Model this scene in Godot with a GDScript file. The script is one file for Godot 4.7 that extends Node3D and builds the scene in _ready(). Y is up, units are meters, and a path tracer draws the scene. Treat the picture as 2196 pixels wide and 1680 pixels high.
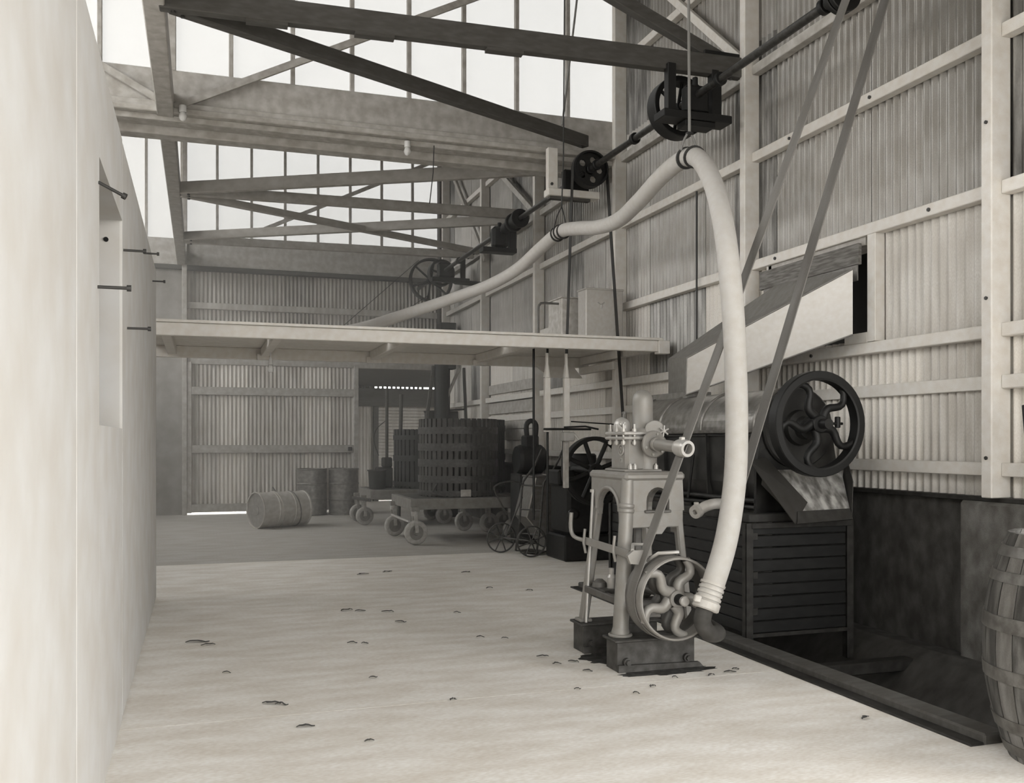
extends Node3D
# Winery press hall: painted corrugated-iron shed with saw-tooth glazing, line shaft, must pump, crusher and presses.
# x runs right, y up; V(x, y, z) takes the distance z into the hall (Godot's -z).

class S extends RefCounted:
	var v := PackedVector3Array()
	var n := PackedVector3Array()

	func tri(a: Vector3, b: Vector3, c: Vector3, na: Vector3, nb: Vector3, nc: Vector3) -> void:
		if (b - a).cross(c - a).dot(na + nb + nc) > 0.0:
			v.append_array([a, c, b])
			n.append_array([na, nc, nb])
		else:
			v.append_array([a, b, c])
			n.append_array([na, nb, nc])

	func flat(a: Vector3, b: Vector3, c: Vector3, out: Vector3) -> void:
		var m := (b - a).cross(c - a)
		if m.length_squared() < 1e-16:
			return
		m = m.normalized()
		if m.dot(out) < 0.0:
			m = -m
		tri(a, b, c, m, m, m)

	func quad(a: Vector3, b: Vector3, c: Vector3, d: Vector3, out: Vector3) -> void:
		flat(a, b, c, out)
		flat(a, c, d, out)

	func box(at: Vector3, size: Vector3, basis := Basis.IDENTITY, ch := 0.0) -> S:
		var h := size * 0.5
		var k: float = minf(ch, minf(h.x, minf(h.y, h.z)) * 0.9)
		var f := func(p: Vector3) -> Vector3: return at + basis * p
		for ax in 3:
			var b1 := (ax + 1) % 3
			var b2 := (ax + 2) % 3
			for s in [-1.0, 1.0]:
				var q := []
				for e in [[-1, -1], [1, -1], [1, 1], [-1, 1]]:
					var p := Vector3.ZERO
					p[ax] = h[ax] * s
					p[b1] = (h[b1] - k) * e[0]
					p[b2] = (h[b2] - k) * e[1]
					q.append(f.call(p))
				var o := Vector3.ZERO
				o[ax] = s
				quad(q[0], q[1], q[2], q[3], basis * o)
		if k > 0.0:
			for ax in 3:
				var b1 := (ax + 1) % 3
				var b2 := (ax + 2) % 3
				for s1 in [-1.0, 1.0]:
					for s2 in [-1.0, 1.0]:
						var q := []
						for e in [[-1, 0], [1, 0], [1, 1], [-1, 1]]:
							var p := Vector3.ZERO
							p[ax] = (h[ax] - k) * e[0]
							p[b1] = (h[b1] - (k if e[1] == 0 else 0.0)) * s1
							p[b2] = (h[b2] - (0.0 if e[1] == 0 else k)) * s2
							q.append(f.call(p))
						var o := Vector3.ZERO
						o[b1] = s1
						o[b2] = s2
						quad(q[0], q[1], q[2], q[3], basis * o)
			for sx in [-1.0, 1.0]:
				for sy in [-1.0, 1.0]:
					for sz in [-1.0, 1.0]:
						var g := Vector3(sx, sy, sz)
						var c := Vector3(h.x * sx, h.y * sy, h.z * sz)
						flat(f.call(c - Vector3(0, k * sy, k * sz)), f.call(c - Vector3(k * sx, 0, k * sz)), f.call(c - Vector3(k * sx, k * sy, 0)), basis * g)
		return self

	# box between two corners given as V() points
	func span(a: Vector3, b: Vector3, ch := 0.0) -> S:
		return box((a + b) * 0.5, (b - a).abs(), Basis.IDENTITY, ch)

	# straight timber or bar from p to q; w is measured across "side", t across the other way
	func bar(p: Vector3, q: Vector3, w: float, t: float, ch := 0.0, up := Vector3.UP) -> S:
		var d := (q - p).normalized()
		var u := up - d * up.dot(d)
		if u.length() < 0.01:
			u = Vector3.RIGHT - d * d.x
		u = u.normalized()
		return box((p + q) * 0.5, Vector3((q - p).length(), t, w), Basis(d, u, d.cross(u)), ch)

	func tube(path: Array, r, sides := 12, caps := true) -> S:
		var rings := []
		var u := Vector3.ZERO
		for i in path.size():
			var d: Vector3 = (path[mini(i + 1, path.size() - 1)] - path[maxi(i - 1, 0)]).normalized()
			if i == 0:
				u = d.cross(Vector3.UP if absf(d.y) < 0.9 else Vector3.RIGHT).normalized()
			else:
				u = (u - d * u.dot(d)).normalized()
			var w := d.cross(u)
			var ring := []
			var rr: float = r[i] if r is Array else r
			for k in sides:
				var t := TAU * k / sides
				var o := u * cos(t) + w * sin(t)
				ring.append([path[i] + o * rr, o])
			rings.append(ring)
		for i in path.size() - 1:
			for k in sides:
				var j := (k + 1) % sides
				var a = rings[i][k]
				var b = rings[i][j]
				var c = rings[i + 1][j]
				var e = rings[i + 1][k]
				tri(a[0], b[0], c[0], a[1], b[1], c[1])
				tri(a[0], c[0], e[0], a[1], c[1], e[1])
		if caps:
			for e in [0, path.size() - 1]:
				var m: Vector3 = path[0] - path[1] if e == 0 else path[e] - path[e - 1]
				m = m.normalized()
				for k in sides:
					tri(path[e], rings[e][k][0], rings[e][(k + 1) % sides][0], m, m, m)
		return self

	# profile of (radius, height) points turned about the line through "at" along "axis"
	func lathe(prof: Array, at: Vector3, axis: Vector3, segs := 24, smooth := false) -> S:
		var y := axis.normalized()
		var x := y.cross(Vector3.FORWARD if absf(y.z) < 0.9 else Vector3.UP).normalized()
		var z := x.cross(y)
		var cnt := prof.size()
		var nm := []
		for i in cnt - 1:
			var d: Vector2 = prof[i + 1] - prof[i]
			nm.append(Vector2(d.y, -d.x).normalized())
		for i in cnt - 1:
			var n0: Vector2 = nm[i]
			var n1: Vector2 = nm[i]
			if smooth:
				n0 = (nm[maxi(i - 1, 0)] + nm[i]).normalized()
				n1 = (nm[mini(i + 1, cnt - 2)] + nm[i]).normalized()
			for k in segs:
				var t0 := TAU * k / segs
				var t1 := TAU * (k + 1) / segs
				var d0 := x * cos(t0) + z * sin(t0)
				var d1 := x * cos(t1) + z * sin(t1)
				var p: Vector2 = prof[i]
				var q: Vector2 = prof[i + 1]
				var a := at + d0 * p.x + y * p.y
				var b := at + d1 * p.x + y * p.y
				var c := at + d1 * q.x + y * q.y
				var e := at + d0 * q.x + y * q.y
				var na := d0 * n0.x + y * n0.y
				var nb := d1 * n0.x + y * n0.y
				var nc := d1 * n1.x + y * n1.y
				var ne := d0 * n1.x + y * n1.y
				if p.x > 1e-5:
					tri(a, b, c, na, nb, nc)
				if q.x > 1e-5:
					tri(a, c, e, na, nc, ne)
		return self

	# solid disc or drum between two points
	func cyl(p: Vector3, q: Vector3, r: float, segs := 16, ch := 0.0) -> S:
		var l := (q - p).length()
		var prof := [Vector2(0, 0), Vector2(r - ch, 0)]
		if ch > 0.0:
			prof.append_array([Vector2(r, ch), Vector2(r, l - ch)])
		prof.append_array([Vector2(r - ch, l), Vector2(0, l)])
		return lathe(prof, p, q - p, segs)

	# hollow drum: ring of rectangular section
	func ring(at: Vector3, axis: Vector3, r_in: float, r_out: float, width: float, segs := 32) -> S:
		var h := width * 0.5
		return lathe([Vector2(r_in, -h), Vector2(r_out, -h), Vector2(r_out, h), Vector2(r_in, h), Vector2(r_in, -h)], at, axis, segs)

	# flat polygon (x right, y up in "basis") pushed out along basis.z by depth both ways
	func prism(poly: PackedVector2Array, at: Vector3, basis: Basis, depth: float) -> S:
		var ix := Geometry2D.triangulate_polygon(poly)
		var h := basis.z * depth * 0.5
		var p3 := []
		for q in poly:
			p3.append(at + basis.x * q.x + basis.y * q.y)
		for i in range(0, ix.size(), 3):
			flat(p3[ix[i]] + h, p3[ix[i + 1]] + h, p3[ix[i + 2]] + h, basis.z)
			flat(p3[ix[i]] - h, p3[ix[i + 1]] - h, p3[ix[i + 2]] - h, -basis.z)
		var ccw := not Geometry2D.is_polygon_clockwise(poly)
		for i in poly.size():
			var j := (i + 1) % poly.size()
			var e := poly[j] - poly[i]
			var o := Vector2(e.y, -e.x) * (1.0 if ccw else -1.0)
			quad(p3[i] + h, p3[j] + h, p3[j] - h, p3[i] - h, basis.x * o.x + basis.y * o.y)
		return self

	# sheet with thickness through four corners
	func plate(a: Vector3, b: Vector3, c: Vector3, d: Vector3, t := 0.004) -> S:
		var m := (b - a).cross(d - a).normalized() * t * 0.5
		quad(a + m, b + m, c + m, d + m, m)
		quad(a - m, b - m, c - m, d - m, -m)
		var ctr := (a + b + c + d) * 0.25
		for e in [[a, b], [b, c], [c, d], [d, a]]:
			quad(e[0] + m, e[1] + m, e[1] - m, e[0] - m, (e[0] + e[1]) * 0.5 - ctr)
		return self

	# hexagon bolt head
	func bolt(at: Vector3, axis: Vector3, r := 0.012, l := 0.012) -> S:
		return lathe([Vector2(0, 0), Vector2(r, 0), Vector2(r, l), Vector2(0, l)], at, axis, 6)

	func mesh(org: Vector3) -> ArrayMesh:
		var w := PackedVector3Array()
		w.resize(v.size())
		for i in v.size():
			w[i] = v[i] - org
		var arr := []
		arr.resize(Mesh.ARRAY_MAX)
		arr[Mesh.ARRAY_VERTEX] = w
		arr[Mesh.ARRAY_NORMAL] = n
		var m := ArrayMesh.new()
		m.add_surface_from_arrays(Mesh.PRIMITIVE_TRIANGLES, arr)
		return m


var M := {}
var T := {}
var used := {}
var rng := RandomNumberGenerator.new()
const AX := Vector3(0, 0, -1)   # into the hall


func V(x: float, y: float, z: float) -> Vector3:
	return Vector3(x, y, -z)


func noise_tex(key: String, freq: float, lo: float, hi: float, oct := 4, contrast := 0.5, kind := FastNoiseLite.TYPE_SIMPLEX_SMOOTH, side := 512, sd := 1) -> NoiseTexture2D:
	var f := FastNoiseLite.new()
	f.noise_type = kind
	f.frequency = freq
	f.fractal_octaves = oct
	f.seed = sd
	var t := NoiseTexture2D.new()
	t.width = side
	t.height = side
	t.seamless = true
	t.noise = f
	var g := Gradient.new()
	g.offsets = PackedFloat32Array([0.5 - 0.5 * contrast, 0.5 + 0.5 * contrast])
	g.colors = PackedColorArray([Color(lo, lo * 0.985, lo * 0.965), Color(hi, hi, hi)])
	t.color_ramp = g
	T[key] = t
	return t


# grey of the photograph's warm print tone
func tone(g: float, warm := 1.0) -> Color:
	return Color(g, g * (1.0 - 0.009 * warm), g * (1.0 - 0.026 * warm))


func mat(key: String, g: float, rough := 0.8, metal := 0.0, tex := "", scale := Vector3.ONE, detail := "", warm := 1.0, bump := 0.0) -> StandardMaterial3D:
	var m := StandardMaterial3D.new()
	m.resource_name = key
	m.albedo_color = tone(g, warm)
	m.roughness = rough
	m.metallic = metal
	m.uv1_triplanar = true
	m.uv1_world_triplanar = true
	m.uv1_scale = scale
	if tex:
		m.albedo_texture = T[tex]
	if detail:
		m.detail_enabled = true
		m.detail_blend_mode = BaseMaterial3D.BLEND_MODE_MUL
		m.detail_albedo = T[detail]
		m.detail_uv_layer = BaseMaterial3D.DETAIL_UV_2
		m.uv2_triplanar = true
		m.uv2_world_triplanar = true
		m.uv2_scale = scale * 5.3
	if bump > 0.0:
		m.heightmap_enabled = true
		m.heightmap_texture = T["fine"]
		m.heightmap_scale = bump
	M[key] = m
	return m


func numbered(called: String) -> String:
	used[called] = used.get(called, -1) + 1
	return called if used[called] == 0 else "%s_%03d" % [called, used[called]]


func thing(called: String, label: String, category: String, at := Vector3.ZERO, group := "") -> Node3D:
	var o := Node3D.new()
	o.name = numbered(called)
	o.position = at
	o.set_meta("label", label)
	o.set_meta("category", category)
	if group:
		o.set_meta("group", group)
	add_child(o, true)
	return o


func setting(called: String, at := Vector3.ZERO) -> Node3D:
	var o := Node3D.new()
	o.name = called
	o.position = at
	o.set_meta("kind", "structure")
	add_child(o, true)
	return o


func origin_of(o: Node3D) -> Vector3:
	return o.position + (origin_of(o.get_parent()) if o.get_parent() is Node3D and o.get_parent() != self else Vector3.ZERO)


func part(parent: Node3D, called: String, s: S, m: Material) -> MeshInstance3D:
	var o := MeshInstance3D.new()
	o.name = called
	o.mesh = s.mesh(origin_of(parent))
	o.material_override = m
	parent.add_child(o, true)
	return o


# a thing that is one mesh
func single(called: String, label: String, category: String, s: S, m: Material, group := "", at := Vector3.ZERO) -> MeshInstance3D:
	var o := MeshInstance3D.new()
	o.name = numbered(called)
	o.position = at
	o.mesh = s.mesh(at)
	o.material_override = m
	o.set_meta("label", label)
	o.set_meta("category", category)
	if group:
		o.set_meta("group", group)
	add_child(o, true)
	return o


func piece(parent: Node3D, called: String, mesh: Mesh, m: Material, at: Vector3, turn := 0.0) -> MeshInstance3D:
	var o := MeshInstance3D.new()
	o.name = called
	o.mesh = mesh
	o.material_override = m
	o.position = at
	o.rotation.y = turn
	parent.add_child(o, true)
	return o


func circle(r: float, cnt: int, off := 0.0) -> Array:
	var a := []
	for k in cnt:
		var t := TAU * k / cnt + off
		a.append(Vector2(cos(t), sin(t)) * r)
	return a


# Catmull-Rom through the points
func smooth_path(pts: Array, per := 8) -> Array:
	var out := []
	for i in pts.size() - 1:
		var p0: Vector3 = pts[maxi(i - 1, 0)]
		var p1: Vector3 = pts[i]
		var p2: Vector3 = pts[i + 1]
		var p3: Vector3 = pts[mini(i + 2, pts.size() - 1)]
		for k in per:
			out.append(p1.cubic_interpolate(p2, p0, p3, float(k) / per))
	out.append(pts[-1])
	return out


func make_materials() -> void:
	noise_tex("blotch", 0.01, 0.86, 1.0, 5, 0.7)
	noise_tex("fine", 0.06, 0.88, 1.0, 4, 0.8, FastNoiseLite.TYPE_SIMPLEX_SMOOTH, 512, 7)
	noise_tex("dirt", 0.012, 0.72, 1.0, 6, 0.6, FastNoiseLite.TYPE_SIMPLEX_SMOOTH, 512, 3)
	noise_tex("faint", 0.012, 0.955, 1.0, 5, 0.8, FastNoiseLite.TYPE_SIMPLEX_SMOOTH, 512, 11)
	noise_tex("stain", 0.01, 0.5, 1.0, 6, 0.5, FastNoiseLite.TYPE_SIMPLEX_SMOOTH, 512, 21)
	noise_tex("floor", 0.01, 0.93, 1.0, 6, 0.7, FastNoiseLite.TYPE_SIMPLEX_SMOOTH, 1024, 5)
	noise_tex("grain", 0.05, 0.93, 1.0, 5, 0.8, FastNoiseLite.TYPE_SIMPLEX_SMOOTH, 512, 31)
	mat("limewash", 0.8, 0.9, 0, "faint", Vector3(0.4, 0.4, 0.4), "", 0.6)
	mat("floor", 1.0, 0.78, 0, "floor", Vector3(0.16, 0.3, 0.5), "grain", 0.8)
	mat("slab_far_shade", 0.8, 0.8, 0, "floor", Vector3(0.16, 0.3, 0.5), "fine", 1.0)  # darker than the near floor: fading light put into the slab's colour
	mat("iron_a", 0.88, 0.55, 0.0, "blotch", Vector3(1.6, 0.25, 1.6), "fine")
	mat("iron_b", 0.72, 0.42, 0.3, "blotch", Vector3(1.1, 0.4, 1.1), "fine")
	mat("iron_c", 0.93, 0.55, 0.0, "faint", Vector3(1.3, 0.3, 1.3), "fine")
	mat("iron_weathered", 0.68, 0.42, 0.3, "blotch", Vector3(1.4, 0.5, 1.4), "fine")
	mat("iron_dirty", 0.66, 0.42, 0.3, "stain", Vector3(1.6, 0.2, 1.6), "fine")
	mat("iron_grey", 0.82, 0.6, 0.0, "blotch", Vector3(1.2, 0.3, 1.2), "fine")
	mat("white_timber", 0.92, 0.7, 0, "faint", Vector3(1.5, 1.5, 1.5), "fine", 0.8)
	mat("dull_timber", 0.78, 0.8, 0, "blotch", Vector3(1.4, 1.4, 1.4), "fine")
	mat("grey_timber", 0.78, 0.8, 0, "blotch", Vector3(1.2, 1.2, 1.2), "fine")
	mat("dark_timber", 0.36, 0.8, 0, "blotch", Vector3(0.9, 3, 3), "fine", 1.4)
	mat("raw_plank", 0.52, 0.8, 0, "dirt", Vector3(3, 6, 0.7), "fine", 1.3)
	mat("concrete", 0.48, 0.9, 0, "dirt", Vector3(1.0, 0.6, 1.0), "fine", 1.2)
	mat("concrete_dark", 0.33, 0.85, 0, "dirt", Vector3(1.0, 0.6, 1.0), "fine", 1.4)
	mat("concrete_grey", 0.66, 0.9, 0, "blotch", Vector3(0.5, 0.5, 0.5), "fine", 1.0)
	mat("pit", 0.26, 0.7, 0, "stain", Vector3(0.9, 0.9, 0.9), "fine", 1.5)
	mat("rust_steel", 0.24, 0.6, 0.2, "dirt", Vector3(1.5, 1.5, 1.5), "fine", 1.8)
	mat("dark_iron", 0.14, 0.5, 0.1, "dirt", Vector3(2, 2, 2), "", 1.6)
	mat("black_iron", 0.055, 0.55, 0.0, "blotch", Vector3(2, 2, 2), "", 1.5)
	mat("crusher_iron", 0.2, 0.5, 0.1, "stain", Vector3(0.9, 0.9, 0.9), "fine", 1.8)
	mat("black_slats", 0.085, 0.6, 0, "stain", Vector3(1.2, 3, 1.2), "", 1.6)
	mat("pump_paint", 0.62, 0.45, 0.2, "faint", Vector3(2, 2, 2), "fine", 1.0)
	mat("pump_bright", 0.74, 0.38, 0.4, "faint", Vector3(2, 2, 2), "", 0.9)
	mat("pump_dull", 0.45, 0.5, 0.3, "blotch", Vector3(2, 2, 2), "fine", 1.1)
	mat("base_iron", 0.36, 0.6, 0.2, "dirt", Vector3(1.5, 1.5, 1.5), "fine", 1.2)
	mat("galvanised", 0.8, 0.4, 0.3, "faint", Vector3(2.5, 2.5, 2.5), "fine", 0.9)
	mat("galv_dull", 0.56, 0.5, 0.3, "blotch", Vector3(2.5, 2.5, 2.5), "fine", 1.0)
	mat("hood_tin", 0.6, 0.3, 0.5, "dirt", Vector3(1.5, 1.5, 1.5), "fine", 1.1)
	mat("trough_tin", 0.3, 0.5, 0.5, "blotch", Vector3(1.5, 1.5, 1.5), "fine", 1.2)
	mat("trough_inside", 0.7, 0.6, 0.1, "stain", Vector3(2.2, 1.1, 2.2), "", 1.2)
	mat("hose", 0.78, 0.75, 0, "faint", Vector3(2, 2, 2), "fine", 0.6)
	mat("belt", 0.5, 0.7, 0, "blotch", Vector3(2, 0.4, 2), "fine", 1.3)
	mat("belt_dark", 0.2, 0.7, 0, "blotch", Vector3(2, 0.4, 2), "fine", 1.4)
	mat("shaft", 0.34, 0.38, 0.7, "dirt", Vector3(3, 3, 3), "", 1.4)
	mat("cable", 0.22, 0.7, 0, "", Vector3.ONE, "", 1.2)
	mat("rope", 0.5, 0.9, 0, "", Vector3.ONE, "", 1.2)
	mat("drum_steel", 0.62, 0.42, 0.3, "dirt", Vector3(1.5, 1.5, 1.5), "fine", 1.2)
	mat("drum_pale", 0.84, 0.6, 0.2, "blotch", Vector3(2, 2, 2), "fine", 1.0)
	mat("drum_end", 0.64, 0.6, 0.2, "blotch", Vector3(2, 2, 2), "fine", 1.0)
	mat("slat_wood", 0.34, 0.7, 0, "dirt", Vector3(3, 0.8, 3), "fine", 1.6)
	mat("hoop_iron", 0.36, 0.5, 0.5, "dirt", Vector3(2.5, 2.5, 2.5), "", 1.4)
	mat("tub_dark", 0.2, 0.7, 0, "dirt", Vector3(2, 2, 2), "", 1.6)
	mat("cart_frame", 0.58, 0.7, 0, "blotch", Vector3(1.5, 1.5, 1.5), "fine", 1.3)
	mat("tyre", 0.74, 0.8, 0, "blotch", Vector3(3, 3, 3), "", 1.1)
	mat("barrel_oak", 0.42, 0.75, 0, "stain", Vector3(2.2, 0.5, 2.2), "fine", 1.4)
	mat("barrel_oak_pale", 0.5, 0.75, 0, "dirt", Vector3(2.2, 0.5, 2.2), "fine", 1.2)
	mat("barrel_hoop", 0.5, 0.5, 0.4, "dirt", Vector3(2, 2, 2), "fine", 1.2)
	mat("bolt", 0.3, 0.5, 0.6, "", Vector3.ONE, "", 1.2)
	mat("glass_lamp", 0.85, 0.3, 0, "", Vector3.ONE, "", 0.5)
	mat("grease", 0.34, 0.45, 0, "stain", Vector3(3, 3, 3), "", 1.3)
	mat("leaf", 0.3, 0.9, 0, "", Vector3.ONE, "", 1.6)
	mat("gravel", 0.7, 0.95, 0, "blotch", Vector3(0.5, 0.5, 0.5), "fine", 0.8)
	mat("roof", 0.5, 0.8, 0, "blotch", Vector3(0.5, 0.5, 0.5), "", 1.0)
	mat("hole", 0.06, 0.9, 0, "", Vector3.ONE, "", 1.2)
	var g := StandardMaterial3D.new()
	g.resource_name = "dusty_glass"
	g.albedo_color = Color(0.62, 0.61, 0.59, 0.66)
	g.roughness = 0.12
	g.transparency = BaseMaterial3D.TRANSPARENCY_ALPHA
	M["glass"] = g


var corr_cache := {}

# corrugated sheet standing in the local x-y plane, facing +z, its lower left corner at the origin
func corr(width: float, height: float, height1 := -1.0, pitch := 0.0763, amp := 0.0135) -> ArrayMesh:
	if height1 < 0.0:
		height1 = height
	var key := "%.3f %.3f %.3f" % [width, height, height1]
	if corr_cache.has(key):
		return corr_cache[key]
	var s := S.new()
	var cnt := maxi(1, roundi(width / pitch)) * 8
	for k in cnt:
		var x0 := width * k / cnt
		var x1 := width * (k + 1) / cnt
		var a0 := TAU * k / 8.0
		var a1 := TAU * (k + 1) / 8.0
		var z0 := amp * cos(a0)
		var z1 := amp * cos(a1)
		var n0 := Vector3(amp * TAU / pitch * sin(a0), 0, 1).normalized()
		var n1 := Vector3(amp * TAU / pitch * sin(a1), 0, 1).normalized()
		var a := Vector3(x0, 0, z0)
		var b := Vector3(x1, 0, z1)
		var c := Vector3(x1, lerpf(height, height1, x1 / width), z1)
		var d := Vector3(x0, lerpf(height, height1, x0 / width), z0)
		s.tri(a, b, c, n0, n1, n1)
		s.tri(a, c, d, n0, n1, n0)
	corr_cache[key] = s.mesh(Vector3.ZERO)
	return corr_cache[key]


const WALL := 4.83      # line of the right wall's sheets
const FAR := 18.8       # line of the end wall's sheets
const SILL := 5.22      # sill of the saw-tooth glazing
const HEAD := 8.2
func roof_y(z: float) -> float:
	var t := fposmod(z - 1.83, 8.46) / 8.42
	return lerpf(SILL - 0.05, HEAD + 0.03, clampf(t, 0.0, 1.0)) - 0.03


const COLS := [1.75, 4.55, 7.32, 10.1, 12.9, 15.65, 18.4]


func build_shell() -> void:
	# floor: slabs round the crusher pit
	var f := setting("floor")
	part(f, "slab", S.new().span(V(-3.55, -0.2, -3.0), V(3.36, 0, 4.9)), M.floor)
	part(f, "slab", S.new().span(V(-3.55, -0.2, 4.904), V(3.36, 0, 11.2)), M.floor)
	part(f, "slab", S.new().span(V(-3.55, -0.2, 11.206), V(5.0, 0, 22.5)), M.slab_far_shade)
	part(f, "slab", S.new().span(V(3.36, -0.2, -3.0), V(5.0, 0, 3.4)), M.floor)
	part(f, "slab", S.new().span(V(3.36, -0.2, 8.3), V(5.0, 0, 11.2)), M.floor)
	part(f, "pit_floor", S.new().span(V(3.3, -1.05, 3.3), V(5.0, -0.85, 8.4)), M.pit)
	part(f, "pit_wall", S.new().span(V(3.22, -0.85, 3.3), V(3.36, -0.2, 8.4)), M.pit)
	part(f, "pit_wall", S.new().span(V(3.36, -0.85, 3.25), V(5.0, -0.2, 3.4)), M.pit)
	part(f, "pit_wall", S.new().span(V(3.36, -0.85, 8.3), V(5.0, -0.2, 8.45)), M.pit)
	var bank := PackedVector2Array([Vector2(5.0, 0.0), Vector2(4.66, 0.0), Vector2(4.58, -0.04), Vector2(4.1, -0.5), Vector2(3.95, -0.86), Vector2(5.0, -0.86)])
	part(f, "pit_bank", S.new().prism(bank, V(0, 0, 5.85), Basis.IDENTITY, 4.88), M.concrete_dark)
	part(f, "pit_beam", S.new().span(V(3.56, -0.14, 5.1), V(4.66, -0.06, 5.2), 0.008), M.rust_steel)
	var k := setting("trim_1")
	part(k, "kerb_flat", S.new().span(V(3.36, -0.05, 3.4), V(3.44, 0.012, 8.3), 0.004), M.rust_steel)
	part(k, "kerb_beam", S.new().span(V(3.44, -0.2, 3.4), V(3.58, 0.05, 8.3), 0.01), M.dark_timber)

	# left wall: limewashed concrete with a window-like hatch
	var lw := setting("wall_left")
	var x0 := -0.375
	var x1 := -0.68
	part(lw, "wall_body", S.new().span(V(x1, 0, -3.0), V(x0, 2.93, 3.26), 0.006), M.limewash)
	part(lw, "wall_body", S.new().span(V(x1, 0, 3.268), V(x0, 2.93, 3.97), 0.004), M.limewash)
	part(lw, "wall_body", S.new().span(V(x1, 0, 5.09), V(x0, 2.93, 8.9), 0.012), M.limewash)
	part(lw, "wall_body", S.new().span(V(x1, 0, 3.97), V(x0, 1.47, 5.09)), M.limewash)
	part(lw, "wall_body", S.new().span(V(x1, 2.52, 3.97), V(x0, 2.93, 5.09)), M.limewash)
	part(lw, "joint_fillet", S.new().span(V(x1, 0, 3.258), V(x0 - 0.012, 2.93, 3.27)), M.limewash)
	part(lw, "tank_top", S.new().span(V(-3.2, 2.6, -3.0), V(x1, 2.8, 8.9)), M.limewash)
	part(lw, "tank_end", S.new().span(V(-3.2, 0, 8.7), V(x1, 2.6, 8.9)), M.limewash)
	part(lw, "tank_end", S.new().span(V(-3.2, 0, -3.0), V(x1, 2.6, -2.8)), M.limewash)
	part(lw, "tank_side", S.new().span(V(-3.2, 0, -2.8), V(-3.0, 2.6, 8.7)), M.limewash)
	for b in [[2.41, 3.93, 0.10, -0.05], [2.385, 5.16, 0.11, 0.0], [2.0, 3.9, 0.12, 0.0], [2.015, 5.42, 0.12, 0.0], [2.72, 7.0, 0.1, 0.0], [2.72, 8.2, 0.1, 0.0]]:
		var p := V(x0, b[0], b[1])
		var q := V(x0 + b[2], b[0] + b[3], b[1])
		part(lw, "anchor_bolt", S.new().tube([p, q], 0.0065, 8).bolt(q - (q - p).normalized() * 0.016, q - p, 0.0125, 0.016), M.bolt)
	part(lw, "peg_hole", S.new().cyl(V(-0.45, 2.42, 5.092), V(-0.45, 2.42, 5.082), 0.012, 10), M.hole)

	# open side of the shed beyond the tanks, and the front wall with its doorway
	var ol := setting("wall_outer")
	for z in [-3.0, 1.75, 7.4, 10.2, 13.0, 15.8, 18.5]:
		part(ol, "post", S.new().span(V(-3.5, 0, z), V(-3.36, 5.1, z + 0.14), 0.008), M.grey_timber)
	part(ol, "eaves_beam", S.new().span(V(-3.52, 4.9, -3.0), V(-3.34, 5.16, 18.7), 0.01), M.grey_timber)
	var fl := setting("wall_front")
	part(fl, "header", S.new().span(V(-3.5, 4.7, -3.1), V(5.0, 8.3, -3.0)), M.iron_a)
	part(fl, "pier", S.new().span(V(-3.5, 0, -3.1), V(-0.6, 4.7, -3.0)), M.iron_a)
	part(ol, "side_wall", S.new().span(V(-3.5, 0, 8.9), V(-3.38, 4.3, 12.6)), M.iron_a)  # unseen wall, added to hold back light from the left
	part(ol, "side_wall", S.new().span(V(-3.5, 0, 12.6), V(-3.38, 2.9, 18.7)), M.iron_a)  # lower stretch of the added light-blocking wall
	part(ol, "fascia", S.new().span(V(-3.56, 4.15, -3.0), V(-3.52, 4.95, 18.7)), M.iron_a)  # unseen board, added to narrow the light entering under the eaves

	# saw-tooth roof
	var c := setting("ceiling")
	for z in [18.75, 10.25, 1.8]:
		var lowz: float = z - 8.42
		part(c, "roof_plane", S.new().plate(V(-3.6, HEAD + 0.03, z), V(5.02, HEAD + 0.03, z), V(5.02, SILL - 0.05, lowz), V(-3.6, SILL - 0.05, lowz), 0.06), M.roof)

	build_right_wall()
	build_far_wall()
	build_windows()


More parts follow.
